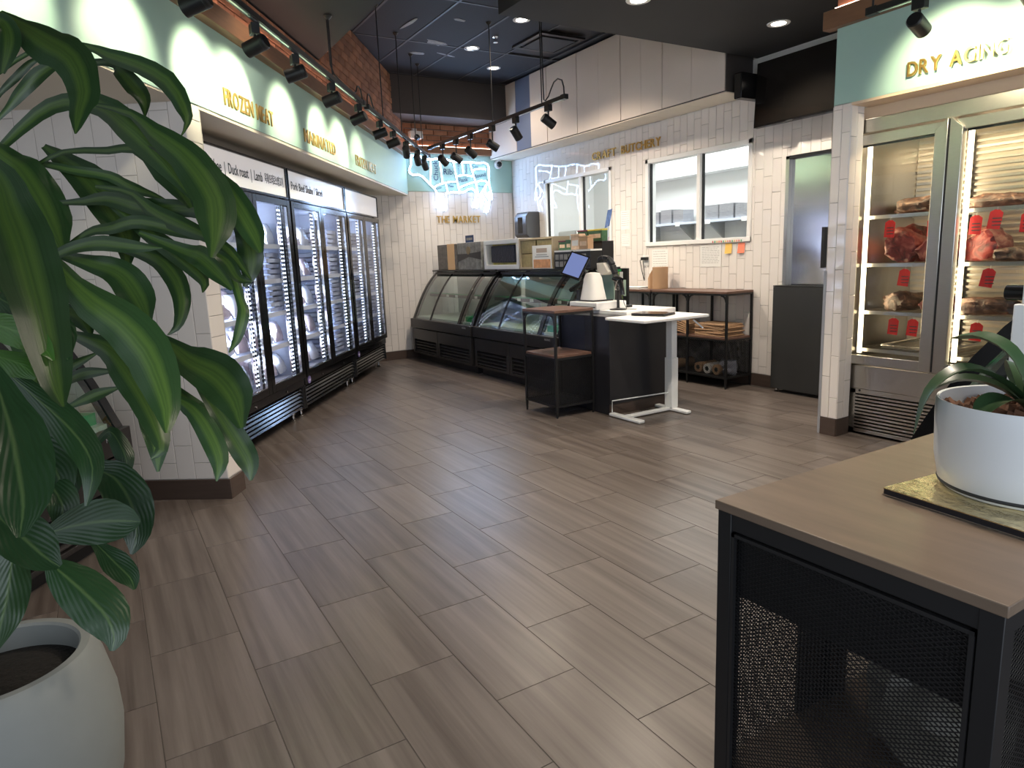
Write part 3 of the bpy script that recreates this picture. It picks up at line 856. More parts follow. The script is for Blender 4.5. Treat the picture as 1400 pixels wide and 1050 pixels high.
def case(label, loc, rz, Wd, end_only=False, text='NSUNG', extra=True):
    t = thing('curved_glass_deli_case', label, 'display case', loc, rz, 'dark curved glass deli cases')
    # body panels
    B(0.01, Wd - .01, .06, .80, .08, .52).build('case_body', K['satin'], t)
    B(.0, Wd, -.004, .80, .455, .575).build('deck_rail', K['casebody'], t, bevel=.004)
    textline(text, .022, t, mat('grey_print', (.30, .30, .31), .5), (Wd - .20, -.0065, .535))
    pw = [(.012, Wd * .46), (Wd * .46 + .008, Wd - .012)]
    for (x0, x1) in pw:
        mb = MB(); mb.box(x0, x1, .012, .05, .295, .440); mb.box(x0, x0 + .05, .012, .05, .10, .295); mb.box(x1 - .05, x1, .012, .05, .10, .295); mb.box(x0 + .05, x1 - .05, .012, .05, .10, .125)
        p = mb.build('front_panel', K['casebody'], t, bevel=.002)
        for i in range(4):
            z = .135 + i * .040
            MB().prism([(.020, z), (.050, z + .0175), (.050, z + .028), (.020, z + .006)], 'x', x0 + .05, x1 - .05).build('louver', K['casebody'], p)
    B(.03, Wd - .03, .10, .74, .0, .08).build('kick_plinth', K['black'], t)
    # interior
    B(.03, Wd - .03, .08, .74, .575, .60).build('display_deck', K['caseliner'], t)
    B(.03, Wd - .03, .735, .75, .60, 1.18).build('rear_panel', K['caseliner'], t)
    B(.0, Wd, .37, .80, 1.195, 1.215).build('top_cap', K['satin'], t, bevel=.003)
    B(.03, Wd - .03, .40, .46, 1.13, 1.185).build('light_canopy', K['satin'], t)
    sh = B(.05, Wd - .05, .30, .72, .872, .880).build('glass_shelf', K['caseglass'], t)
    B(.05, Wd - .05, .290, .306, .862, .90).build('price_rail', K['satin'], t)
    B(.05, Wd - .05, .30, .31, .900, .912).build('green_edge', K['green'], t)
    for x in (.35 * Wd, .5 * Wd, .80 * Wd, .9 * Wd): B(x - .03, x + .03, .284, .290, .868, .898).build('price_card', K['paper'], t)
    B(Wd * .80, Wd - .06, .13, .60, .60, .66).build('green_tray', K['green'], t)
    for x in (.30 * Wd, .83 * Wd): B(x, x + .02, .60, .63, .60, .87).build('shelf_post', K['steel'], t)
    # arched ribs and glass
    for x, w in ((0, .055), (Wd * .31, .022), (Wd * .77, .065), (Wd - .055, .055)):
        MB().strip(PROF, 'x', x, x + w, -.045 if w > .03 else -.02).build('arch_rib', K['gloss'], t)
    for x0, x1 in ((.055, Wd * .31), (Wd * .31 + .022, Wd * .77), (Wd * .77 + .065, Wd - .055)):
        MB().strip([(p[0] + .006, p[1]) for p in PROF], 'x', x0, x1, -.006).build('curved_pane', K['caseglass'], t)
    if extra:
        for x in (.012, Wd - .020):
            poly = [(p[0] + .045, p[1]) for p in PROF] + [(.74, 1.19), (.74, .58)]
            MB().prism(poly, 'x', x, x + .008).build('end_pane', K['caseglass'], t, smooth=False)
    return t


case('far curved glass deli case against the back wall, under the gift boxes', (3.65, 8.78, 0), ROT_R, 1.76)
case('second curved glass deli case, behind the tall black metal shelf cart', (3.67, 7.005, 0), ROT_R, 1.72)
case('curved glass deli case partly hidden by the large potted plants', PC(1.45, -2.21), ROT_C, 1.82)
case('curved glass deli case behind the orchid table, its black arched end in view', (3.72, 1.26, 0), PI, 1.52)

# ================================================================ DRY AGING CABINET (faces -X)
DX, DY0 = 4.53, 2.80
t = thing('dry_aging_cabinet', 'stainless steel dry aging cabinet with two glass doors full of hanging red tags', 'cabinet', (DX, DY0, 0), ROT_R)
DW = 1.30; m0 = .52
mb = MB(); mb.box(-.10, -.06, .02, .75, .03, 2.15).box(DW, DW + .04, .02, .75, .03, 2.15).box(-.06, DW, .02, .75, 2.09, 2.15).box(-.06, DW, .02, .72, .50, .545)
mb.build('cabinet_shell', K['steel'], t, bevel=.003)
B(-.10, DW + .04, -.012, .03, 2.07, 2.16).build('header', K['steel'], t, bevel=.004)
B(-.09, DW + .03, .72, .75, .545, 2.09).build('rear_liner', mat('warm_steel_liner', (.62, .56, .46), .35, .6), t)
for i in range(36):
    B(-.055, DW - .005, .705, .722, .60 + i * .041, .60 + i * .041 + .018).build('vent_slat', K['steel'], t)
B(-.10, DW + .04, -.002, .05, .335, .502).build('lower_panel', K['steel'], t, bevel=.003)
gm = MB(); gm.box(-.04, .0, .0, .02, .02, .33).box(.60, .62, .0, .02, .02, .33).box(DW, DW + .04, 0, .02, .02, .33).box(-.04, DW, 0, .02, .30, .334).box(-.04, DW, 0, .02, .02, .045)
gp = gm.build('grille_frame', K['steel'], t)
B(-.10, -.042, .0, .03, .02, .33).build('side_strip', K['steel'], t)
for (a, b) in ((0, .60), (.62, DW)):
    for i in range(10):
        z = .055 + i * .0245
        MB().prism([(.0, z), (.018, z + .010), (.018, z + .016), (.0, z + .013)], 'x', a, b).build('grille_bar', K['steel'], gp)
MB().tube([(.03, -.003, .322), (.03, .004, .322)], .008, 10).build('grille_lock', K['satin'], gp)
B(-.08, DW + .02, .06, .72, .03, .33).build('machine_space', K['black'], t)
for k, (x0, x1) in enumerate(((-.095, m0), (m0 + .012, DW + .035))):
    hl = x0 if k else x1      # inner stile position
    ff = MB(); a = .052; z0, z1 = .515, 2.055
    ff.box(x0, x1, -.028, .0, z1 - .062, z1).box(x0, x1, -.028, .0, z0, z0 + .062)
    if k == 0: ff.box(x0, x0 + a, -.028, .0, z0 + .06, z1 - .06)
    else: ff.box(x1 - a, x1, -.028, .0, z0 + .06, z1 - .06)
    d = ff.build('door', K['steel'], t, bevel=.002)
    # tall chamfered grip stile
    s0, s1 = (x1 - .075, x1) if k == 0 else (x0, x0 + .075)
    c = .05
    poly = [(s0, z0), (s1, z0 - .0), (s1, z1 + .02), (s0, z1 - .05)] if k == 0 else [(s0, z0), (s1, z0), (s1, z1 - .05), (s0, z1 + .02)]
    MB().prism(poly, 'y', -.050, .0).build('grip_stile', K['steel'], d, bevel=.004)
    g0, g1 = (x0 + a, s0) if k == 0 else (s1, x1 - a)
    B(g0, g1, -.016, -.008, z0 + .06, z1 - .06).build('pane', K['glass'], d, smooth=False)
    B(g0, g1, .002, .006, z1 - .075, z1 - .06).build('gasket', K['satin'], d)
    lx = x0 + a + .03
    B(lx - .012, lx + .012, .03, .05, z0 + .07, z1 - .07).build('led_tube', K['ledwarm'], t)
    for z in (.62, .885, 1.212, 1.535):
        xx0, xx1 = (-.055, m0 - .01) if k == 0 else (m0 + .02, DW - .01)
        sh = MB(); sh.box(xx0, xx1, .07, .085, z - .028, z - .004).box(xx0, xx1, .68, .69, z - .02, z - .004)
        for i in range(14):
            q = xx0 + (xx1 - xx0) * (i + .5) / 14; sh.box(q - .004, q + .004, .085, .68, z - .012, z - .004)
        sh.build('wire_shelf', K['steel'], t)
    for xx in (.22, .30, .80, .90): B(xx, xx + .014, .66, .70, .60, 2.05).build('shelf_standard', K['steel'], t)
lamp('dry_ager_lamp', 'AREA', (DX + .16, DY0 - .22, 2.04), 2.2, (1, .74, .44), (.1, 0, -1), .5, sizey=.12)
lamp('dry_ager_lamp', 'AREA', (DX + .16, DY0 - .85, 2.04), 2.2, (1, .74, .44), (.1, 0, -1), .5, sizey=.12)
lamp('dry_ager_lamp', 'AREA', (DX + .10, DY0 + .02, 1.25), 2.2, (1, .74, .44), (.4, -1, 0), .08, sizey=1.2)
lamp('dry_ager_lamp', 'AREA', (DX + .10, DY0 - .60, 1.25), 2.2, (1, .74, .44), (.4, -1, 0), .08, sizey=1.2)
B(m0 - .002, m0 + .014, -.046, -.002, .52, 2.06).build('gap_shade_strip', K['black'], t)  # solid black strip standing in for the shade between the doors
# sheet pan at the bottom
pn = thing('sheet_pan', 'shallow metal sheet pan on the floor of the dry aging cabinet', 'pan', (DX + .12, DY0 - .10, .622), ROT_R)
MB().box(0, .40, 0, .50, 0, .004).build('pan_base', K['steel'], pn)
MB().tube([(0, 0, .02), (.40, 0, .02), (.40, .50, .02), (0, .50, .02)], .007, 8, close=True).build('pan_rim', K['chrome'], pn)


def meat_mat(name, red, fat, dark, ph):
    m = D.materials.new(name); m.use_nodes = True; nt = m.node_tree; p = nt.nodes['Principled BSDF']; L = nt.links.new
    tc = nt.nodes.new('ShaderNodeTexCoord'); oi = nt.nodes.new('ShaderNodeObjectInfo'); ad = nt.nodes.new('ShaderNodeVectorMath'); ad.operation = 'ADD'
    L(tc.outputs['Object'], ad.inputs[0]); L(oi.outputs['Random'], ad.inputs[1])
    n = nt.nodes.new('ShaderNodeTexNoise'); n.inputs['Scale'].default_value = 13; n.inputs['Detail'].default_value = 6; n.inputs['Distortion'].default_value = 1.6; L(ad.outputs[0], n.inputs['Vector'])
    rp = nt.nodes.new('ShaderNodeValToRGB'); e = rp.color_ramp.elements
    e[0].position = .30; e[0].color = (*dark, 1); e[1].position = .66; e[1].color = (*fat, 1)
    q = e.new(ph); q.color = (*red, 1); q = e.new(min(.60, ph + .10)); q.color = (*[.6 * a + .4 * b for a, b in zip(red, fat)], 1)
    L(n.outputs[0], rp.inputs[0]); L(rp.outputs[0], p.inputs['Base Color']); p.inputs['Roughness'].default_value = .42
    b = nt.nodes.new('ShaderNodeBump'); b.inputs['Strength'].default_value = .6; b.inputs['Distance'].default_value = .012; L(n.outputs[0], b.inputs['Height']); L(b.outputs[0], p.inputs['Normal'])
    return m


K['m_red'] = meat_mat('red_marbled_cut', (.17, .020, .020), (.36, .13, .10), (.05, .010, .012), .48)
K['m_crust'] = meat_mat('dry_brown_crust', (.075, .036, .026), (.24, .13, .085), (.020, .012, .011), .50)
K['m_fat'] = meat_mat('pink_fat_cover', (.30, .085, .07), (.48, .27, .19), (.11, .025, .022), .42)


def meat(label, y, depth, z, L, r, seed, cut, squash=.75, yaw=0.0, fat=False):
    """an aged sub-primal: irregular lumpy body with a rough cut face at its front end (local -y)"""
    t = thing('aged_beef_cut', label, 'meat', (DX + depth, y, z), ROT_R + yaw, 'aged beef cuts in the dry aging cabinet')
    mb = MB(); n = 26; rows = 12; off = Vector((seed * 5.31, seed * 1.7, seed * 2.9))
    for i in range(rows + 1):
        u = i / rows; rr = r * (1 - .30 * abs(2 * u - .85) ** 3)
        if i == rows: rr *= .35
        for k in range(n):
            a = 2 * PI * k / n; p = Vector((math.cos(a), u * 2.2, math.sin(a)))
            q = rr * (1 + .42 * mnoise(p * .95 + off) + .16 * mnoise(p * 3.1 + off))
            yy = u * L + .03 * mnoise(p * 2.3 + off) + .02 * mnoise(p * 5 + off)
            mb.v.append((q * math.cos(a) * 1.25, yy, max(.001, q * math.sin(a) * squash + r * squash * .80)))
    for i in range(rows):
        for k in range(n):
            k2 = (k + 1) % n; mb.face(i * n + k, i * n + k2, (i + 1) * n + k2, (i + 1) * n + k)
    mb.face(*[rows * n + k for k in range(n)])
    mb.build('body', K['m_fat'] if fat else K['m_crust'] if cut == 'crust' else K['m_red'], t)
    f = MB(); c = [sum(v[j] for v in mb.v[:n]) / n for j in range(3)]
    rings = ((1.0, .0), (.80, -.010), (.5, -.013), (.22, -.012))
    for s_, dy in rings:
        for k in range(n):
            v = mb.v[k]; x = c[0] + (v[0] - c[0]) * s_; zz = c[2] + (v[2] - c[2]) * s_
            f.v.append((x, v[1] if s_ == 1.0 else c[1] + dy, zz))
    for i in range(len(rings) - 1):
        for k in range(n): k2 = (k + 1) % n; f.face(i * n + k, i * n + k2, (i + 1) * n + k2, (i + 1) * n + k)
    f.face(*[(len(rings) - 1) * n + k for k in range(n)])
    f.build('cut_face', K['m_red'] if cut == 'meat' else K['m_crust'], t)
    return t


MEATS = [('long dark crusted cut across the top shelf of the left door', 2.66, .18, 1.533, .34, .085, 1, 'crust', .66, -1.25, False),
         ('dark crusted end piece beside the light tube on the left door top shelf', 2.74, .36, 1.533, .26, .060, 2, 'crust', .7, .15, False),
         ('bright red rib cut, left one on the middle shelf of the left door', 2.60, .09, 1.210, .30, .108, 3, 'meat', 1.2, .10, False),
         ('bright red rib cut beside the grip stile on the left door middle shelf', 2.39, .09, 1.210, .30, .085, 4, 'meat', 1.2, -.05, False),
         ('pale pink cut deep at the left of the middle shelf', 2.71, .36, 1.210, .28, .075, 5, 'meat', 1.1, .1, True),
         ('bone-ended loin on the lower shelf of the left door', 2.64, .12, .883, .34, .092, 6, 'crust', .8, -.35, False),
         ('short cut with a pink marbled face on the left door lower shelf', 2.38, .09, .883, .32, .066, 7, 'meat', .85, .0, False),
         ('crusted cut behind the tags on the right door top shelf', 2.22, .17, 1.533, .30, .070, 8, 'crust', .6, -1.35, False),
         ('curled crusted end piece on the right door top shelf', 1.80, .12, 1.533, .26, .060, 9, 'crust', .8, -.2, False),
         ('large fat covered cut on the right door middle shelf', 2.17, .20, 1.210, .30, .10, 10, 'meat', 1.1, .05, True),
         ('low dark brown cut in front on the right door middle shelf', 2.03, .12, 1.210, .30, .055, 11, 'crust', .85, -1.45, False),
         ('pale fat edged cut at the back of the right door middle shelf', 1.84, .30, 1.210, .28, .10, 12, 'meat', 1.15, -.1, True),
         ('rough brown ribs lying on the right door lower shelf', 2.22, .16, .883, .32, .078, 13, 'crust', .8, -1.4, False),
         ('small brown cut behind the black roll on the right door lower shelf', 1.76, .20, .883, .28, .065, 14, 'crust', .9, 0, False)]
for q in MEATS: meat(*q)
TAGS = [(2.655, 1.505, .02, 'below the top shelf, left door'), (2.385, 1.50, -.1, 'half hidden by the grip stile, left door'), (2.535, 1.182, .12, 'below the middle shelf, left door'),
        (2.59, .853, .03, 'left of the pair below the lower shelf, left door'), (2.46, .853, .06, 'right of the pair below the lower shelf, left door'),
        (2.02, 1.525, .14, 'topmost large one behind the right door'), (2.13, 1.50, .0, 'small one beside the large top tag, right door'), (1.86, 1.50, .0, 'at the frame edge behind the right door'),
        (2.03, 1.182, .2, 'below the middle shelf, right door'), (2.075, .853, .05, 'below the lower shelf, right door')]
for (y, z, tw, lab) in TAGS:
    t = thing('meat_tag', 'red paper tag hanging ' + lab, 'tag', (DX + .060, y, z), ROT_R + tw, 'red meat tags in the dry aging cabinet')
    MB().prism([(-.034, -.125), (.034, -.125), (.034, -.028), (.012, -.012), (-.012, -.012), (-.034, -.028)], 'y', -.001, .001).build('tag_card', K['red'], t).rotation_euler = (0, tw * .6 + .05, 0)
    MB().tube([(0, 0, -.015), (0, -.004, .0), (0, .006, .004)], .0012, 6).build('tag_string', K['white'], t)
    for i in range(3): B(-.024, .022, -.0018, -.001, -.065 - i * .02, -.059 - i * .02).build('handwriting', K['darktext'], t)

# ================================================================ BLACK MESH SHELF UNITS
def gusset(mb, x, z, r, s, y0, y1):
    n = 6; pts = []
    for i in range(n + 1):
        a = PI / 2 * i / n; pts.append((x + s * (r - r * math.sin(a)) if False else x + s * r * (1 - math.sin(a)), z - r * (1 - math.cos(a))))
    for p, q in zip(pts, pts[1:]): mb.bar((p[0], (y0 + y1) / 2, p[1]), (q[0], (y0 + y1) / 2, q[1]), y1 - y0, .012)


def shelf_unit(t, Wd, Dp, H, cells, zs, zb, cage, leg=.022, cw=.020, chh=.010, st=.0035, taper=True, board='redtop', backs=True):
    B(0, Wd, 0, Dp, H - .022, H).build('top_board', K[board], t, bevel=.002)
    if zs: B(leg * .5, Wd - leg * .5, .01, Dp - .01, zs - .02, zs).build('shelf_board', K[board], t, bevel=.002)
    xs = [i * (Wd - leg) / cells for i in range(cells + 1)]
    for x in xs:
        for y in (0, Dp - leg):
            mb = MB(); mb.box(x, x + leg, y, y + leg, zb, H - .022)
            b = len(mb.v); q = leg * .22
            mb.v += [(x + q, y + q, 0), (x + leg - q, y + q, 0), (x + leg - q, y + leg - q, 0), (x + q, y + leg - q, 0), (x, y, zb), (x + leg, y, zb), (x + leg, y + leg, zb), (x, y + leg, zb)]
            for w in ((0, 3, 2, 1), (0, 1, 5, 4), (1, 2, 6, 5), (2, 3, 7, 6), (3, 0, 4, 7)): mb.face(*[b + i for i in w])
            mb.build('leg', K['cageblack'], t)
    r = .018
    for y in (0, Dp - r):
        for z in ([H - .022 - r] + ([zs - .02 - r] if zs else []) + [zb]):
            B(leg, Wd - leg, y + .001, y + r - .001, z, z + r).build('rail', K['cageblack'], t)
    for x in (xs[0], xs[-1]):
        for z in ([H - .022 - r] + ([zs - .02 - r] if zs else []) + [zb]): B(x + .002, x + r, leg, Dp - leg, z, z + r).build('rail', K['cageblack'], t)
    for a, b in zip(xs, xs[1:]):
        for gx, gs in ((a + leg, 1), (b, -1)):
            gm_ = MB(); gusset(gm_, gx, H - .04, .06, gs, .002, .016); gm_.build('corner_brace', K['cageblack'], t)
    B(leg, Wd - leg, leg * .5, Dp - leg * .5, zb + .002, zb + .010).build('tray', K['cageblack'], t)
    top = (zs - .038) if zs else H - .04
    for side in cage:
        if side in 'fb':
            for a, b in zip(xs, xs[1:]):
                w = wire_mesh(b - a - leg, top - zb - r, cw, chh, st).build('mesh_panel', K['cageblack'], t, (a + leg, .010 if side == 'f' else Dp - .010, zb + r), smooth=False)
        else:
            x = .010 if side == 'l' else Wd - .010
            wire_mesh(Dp - 2 * leg, top - zb - r, cw, chh, st).build('mesh_panel', K['cageblack'], t, (x, leg, zb + r), PI / 2, smooth=False)


t = thing('metal_shelf_cart', 'tall black metal shelf with two brown boards and a mesh cage, beside the black counter', 'shelf', (3.145, 5.04, 0), ROT_R)
shelf_unit(t, .49, .40, .905, 1, .53, .09, 'flr', leg=.020, cw=.022, chh=.014, st=.0038)
t = thing('work_table', 'long black framed work table with brown top along the butchery wall', 'table', (5.085, 5.50, 0), ROT_R, 'work tables along the butchery wall')
shelf_unit(t, 1.03, .37, .945, 2, .50, .10, 'fbr', leg=.020, cw=.026, chh=.016, st=.003)
t = thing('work_table', 'second black framed work table, half hidden behind the point of sale counter', 'table', (5.085, 6.56, 0), ROT_R, 'work tables along the butchery wall')
shelf_unit(t, 1.03, .37, .943, 2, .62, .10, 'b', leg=.020, cw=.026, chh=.016, st=.003)

# kraft bags on the table shelf
for i in range(9):
    w = .40 - .012 * (i % 3); o = B(-w / 2, w / 2, 0, .27, 0, .012).build('kraft_bag', K['kraft'], None, (5.13 + .006 * (i % 2), 4.72 + .01 * ((i * 7) % 3), .502 + i * .0135), ROT_R + .05 * math.sin(i * 2.1), bevel=.004)
    tag(o, '%s flat kraft paper bag in the tidy stack on the work table shelf' % ('lowest', 'second lowest', 'third lowest', 'fourth lowest', 'middle', 'fourth highest', 'third highest', 'second highest', 'topmost')[i], 'paper bag', 'kraft bags stacked on the work table shelf')
for i in range(6):
    mb = MB(); n = 10
    for j in range(n + 1):
        a = j / n; mb.v += [(-.17 + .34 * a, 0, .05 * math.sin(a * PI) * (.5 + i * .12)), (-.17 + .34 * a, .24, .05 * math.sin(a * PI) * (.5 + i * .12)), (-.17 + .34 * a, 0, .05 * math.sin(a * PI) * (.5 + i * .12) + .01), (-.17 + .34 * a, .24, .05 * math.sin(a * PI) * (.5 + i * .12) + .01)]
    for j in range(n):
        b = j * 4
        for q in ((0, 4, 5, 1), (2, 3, 7, 6), (0, 2, 6, 4), (1, 5, 7, 3)): mb.face(*[b + k for k in q])
    mb.face(0, 1, 3, 2); mb.face(n * 4, n * 4 + 2, n * 4 + 3, n * 4 + 1)
    o = mb.build('kraft_bag', K['kraft'], None, (5.12, 5.21, .503 + i * .017), ROT_R + .04 * i)
    tag(o, '%s bowed kraft paper bag in the bundle left of the flat bag stack' % ('lowest', 'second lowest', 'third lowest', 'third highest', 'second highest', 'topmost')[i], 'paper bag', 'bowed kraft bags behind the white desk')
# rolls in the lower cage
for i, (y, c, lab) in enumerate(((4.78, 'paper', 'pale roll'), (4.66, 'kraft', 'rightmost tan tape roll'), (4.90, 'kraft', 'brown roll left of the pale one'), (5.22, 'kraft', 'tan roll nearest the white desk leg'))):
    t = thing('packing_roll', lab + ' in the lower mesh tray of the work table', 'roll', (5.16, y, .165), ROT_R)
    MB().lathe([(.022, 0), (.052, .002), (.052, .24), (.022, .242)], 20, (0, 0)).build('roll', K[c], t).rotation_euler = (-PI / 2, 0, 0)
    MB().lathe([(.022, -.002), (.024, .0), (.024, .243), (.022, .242), (.018, .242), (.018, -.002), (.022, -.002)], 14, (0, 0)).build('core', K['darktext'], t).rotation_euler = (-PI / 2, 0, 0)
t = thing('plastic_bag', 'clear grey crumpled plastic bag at the right of the lower mesh tray', 'bag', (5.25, 4.58, .112), ROT_R)
pillow(.20, .16, .12, 77, 8).build('bag', K['tray'], t)
# things on the table top
t = thing('kraft_paper_roll', 'upright brown kraft paper roll with its loose end curling away', 'paper roll', (5.30, 5.60, .945), ROT_R)
MB().lathe([(.0, 0), (.085, 0), (.085, .235), (.03, .237), (.0, .22)], 28).build('roll', K['kraft'], t)
pts = [(-.085 + .002, .0), (-.10, -.03), (-.125, -.045), (-.165, -.03), (-.17, .01)]
mb = MB(); n = len(pts)
hh = [.235, .20, .15, .11, .07]
for (x, y), h in zip(pts, hh): mb.v += [(x, y, 0), (x, y, h), (x + .002, y + .002, 0), (x + .002, y + .002, h)]
for i in range(n - 1):
    b = i * 4
    for q in ((0, 4, 5, 1), (2, 3, 7, 6), (1, 5, 7, 3)): mb.face(*[b + k for k in q])
mb.build('loose_end', K['kraft'], t)
for i in range(3):
    tag(B(-.16, .16, 0, .22, 0, .006).build('paper_sheet_pile', K['paper'] if i != 1 else K['greydark'], None, (5.16, 5.93 + .02 * i, .9435 + i * .0062), ROT_R + .15 * i - .1, bevel=.001),
        ('lowest loose sheet pile lying left of the kraft roll', 'grey folder between the sheet piles left of the kraft roll', 'top loose sheet pile lying left of the kraft roll')[i], 'papers')
t = thing('label_printer', 'black label printer on the upper shelf left under the work table top', 'printer', (5.13, 5.78, .622), ROT_R)
B(-.11, .11, 0, .22, 0, .10).build('body', K['satin'], t, bevel=.008); B(-.08, .08, -.004, .004, .03, .05).build('slot', K['greydark'], t); B(-.06, .06, .06, .16, .10, .104).build('lid', K['gloss'], t)
t = thing('blue_tray', 'low blue tray next to the label printer on the upper shelf', 'tray', (5.13, 6.10, .622), ROT_R)
B(-.14, .14, 0, .24, 0, .006).build('tray_floor', mat('blue_plastic', (.03, .07, .35), .4), t)
for q in ((-.14, .14, 0, .006), (-.14, .14, .234, .24), (-.14, -.134, 0, .24), (.134, .14, 0, .24)): B(*q, .006, .04).build('tray_side', D.materials['blue_plastic'], t)

# ================================================================ COUNTER AND WHITE DESK
t = thing('sales_counter', 'black point of sale counter with a white top', 'counter', (3.56, 5.05, 0), ROT_R)
B(.0, .68, .012, .70, .09, .825).build('carcass', K['counterblack'], t)
B(.0, .36, -.004, .012, .005, .822).build('front_panel', mat('blue_black_panel', (.014, .015, .024), .3), t, bevel=.001)
B(.363, .68, -.004, .012, .005, .822).build('front_panel', K['counterblack'], t, bevel=.001)
B(.681, .695, -.004, .70, .095, .822).build('end_panel', K['counterblack'], t, bevel=.001)
B(.665, .688, .0, .69, .0, .092).build('toe_kick', K['base'], t)
B(-.02, .70, .18, .74, .825, .862).build('white_top', K['white'], t, bevel=.003)
B(-.005, .70, -.006, .179, .8225, .834).build('dark_ledge', K['counterblack'], t)
t = thing('printer_box', 'low white plinth box on the black counter under the point of sale screen', 'box', (3.70, 5.10, .863), ROT_R)
B(0, .40, 0, .34, .0, .065).build('body', K['white'], t, bevel=.006); B(.02, .38, -.002, .004, .02, .028).build('front_groove', K['greydark'], t)
# POS: tablet on a white cone base
px, py, pz = 3.86, 4.95, .941
t = thing('point_of_sale_tablet', 'tilted point of sale tablet on a white tapered stand', 'tablet', (px, py, pz), ROT_R)
prof = [(.115, 0), (.112, .02), (.095, .10), (.080, .19), (.062, .235), (.02, .245)]
mb = MB()
n = 20
for r, z in prof:
    for k in range(n):
        a = 2 * PI * k / n; mb.v.append((r * math.copysign(abs(math.cos(a)) ** .6, math.cos(a)), .85 * r * math.copysign(abs(math.sin(a)) ** .6, math.sin(a)), z))
for i in range(len(prof) - 1):
    for k in range(n): mb.face(i * n + k, i * n + (k + 1) % n, (i + 1) * n + (k + 1) % n, (i + 1) * n + k)
mb.face(*[(len(prof) - 1) * n + k for k in range(n)])
mb.build('stand', mat('pearl_plastic', (.74, .72, .68), .35), t)
B(-.13, .14, -.11, .12, -.012, .0).build('stand_foot', K['gloss'], t, bevel=.005)
ax = Vector((.70, .71, .0)).normalized(); nrm = Vector((.62, -.62, .48)).normalized(); nrm = (nrm - ax * nrm.dot(ax)).normalized(); upv = ax.cross(nrm) * -1
if upv.z < 0: upv = -upv
ax = (ax + upv * .0).normalized(); upv = (upv + ax * .40).normalized(); ax = (ax - upv * ax.dot(upv)).normalized()
if upv.z < 0: upv = -upv
cpos = Vector((-.10, -.12, .31))
MB().obox(cpos, ax, nrm, upv, .095, .009, .125).build('tablet', K['gloss'], t, bevel=.003)
MB().obox(cpos + nrm * .0095, ax, nrm, upv, .080, .001, .108).build('screen', K['screen'], t, smooth=False)
MB().tube([(-.05, -.02, .22), (-.07, -.06, .28), cpos - nrm * .01], .018, 10).build('tablet_arm', K['satin'], t)
# arched receipt scale / arm
t = thing('arched_scale_arm', 'black arched arm with a pale underside leaning over the point of sale stand', 'arm', (4.02, 4.98, .862), ROT_R)
arc = [(-.10, .02, .43), (-.03, .02, .455), (.04, .02, .44), (.095, .02, .38), (.13, .02, .30), (.165, .02, .18), (.185, .02, .02)]
mb = MB()
for p, q in zip(arc, arc[1:]): mb.bar(p, q, .05, .04)
mb.build('arm', K['satin'], t, bevel=.008)
MB().prism([(-.08, .40), (.02, .405), (.085, .32), (.0, .29), (-.07, .32)], 'y', -.03, .07).build('pale_underside', mat('pearl_underside', (.62, .57, .50), .4), t, bevel=.004)
B(.10, .27, -.06, .10, 0, .02).build('arm_foot', K['satin'], t, bevel=.003)
# card terminal
t = thing('card_terminal', 'black card payment terminal tilted on a stalk left of the white tapered stand', 'card terminal', (3.80, 5.085, .929), ROT_R)
MB().tube([(0, 0, 0), (0, 0, .012)], .05, 16).build('base', K['satin'], t); MB().tube([(0, 0, .01), (0, .0, .10)], .022, 10).build('stalk', K['satin'], t)
o = B(-.038, .038, -.085, .085, -.015, .02).build('terminal', K['gloss'], t, (0, -.01, .135), -.6, bevel=.008); o.rotation_euler = (.55, 0, -1.0)
k_ = MB()
for i in range(4):
    for j in range(3): k_.box(-.026 + j * .02, -.014 + j * .02, -.07 + i * .022, -.056 + i * .022, .02, .024)
k_.build('keypad', K['greydark'], o)
# hand scanner on its stand
t = thing('barcode_scanner', 'black handheld barcode scanner hung on a stand with a round foot', 'scanner', (3.86, 4.60, .8625), ROT_R)
MB().lathe([(.075, 0), (.075, .008), (.02, .014), (.013, .02), (.012, .15), (.02, .17)], 24, caps=(True, True)).build('stand', K['satin'], t)
hd = MB(); hd.tube([(-.045, -.01, .275), (0, 0, .262), (.04, .004, .25)], [.026, .030, .026], 12); hd.tube([(.02, 0, .25), (.04, .0, .21), (.055, .0, .16), (.06, .0, .13)], [.026, .022, .020, .018], 10)
hd.build('scanner', K['gloss'], t)
MB().tube([(.0, -.03, .175), (.02, -.03, .23), (.03, -.03, .255)], .007, 6).build('trigger', K['chrome'], t)
MB().tube([(.06, 0, .13), (.065, .01, .06), (.09, .02, .01), (.16, .06, .005), (.10, .12, .005)], .003, 6).build('cable', K['satin'], t)
# black notice board with green slips
t = thing('notice_stand', 'black upright panel with green slips and paper pinned on it behind the scanner', 'notice board', (4.51, 5.40, .862), ROT_R)
B(-.05, .05, .004, .02, -.84, -.02).build('post', K['satin'], t); B(-.12, .12, -.06, .10, -.862, -.84).build('floor_plate', K['satin'], t)
B(-.16, .17, 0, .025, -.04, .335).build('board', K['satin'], t, bevel=.002)
for q, c in (((-.05, .045, .20, .30), 'lime'), ((.055, .105, .15, .30), 'p'), ((.03, .10, .03, .14), 'lime'), ((.112, .150, .06, .22), 'p2'), ((.02, .08, .305, .325), 'g')):
    B(q[0], q[1], -.003, -.0005, q[2], q[3]).build('pinned_slip', {'lime': mat('lime_slip', (.35, .58, .10), .6), 'p': K['paper'], 'p2': mat('pale_green_slip', (.60, .75, .58), .6), 'g': K['green']}[c], t)
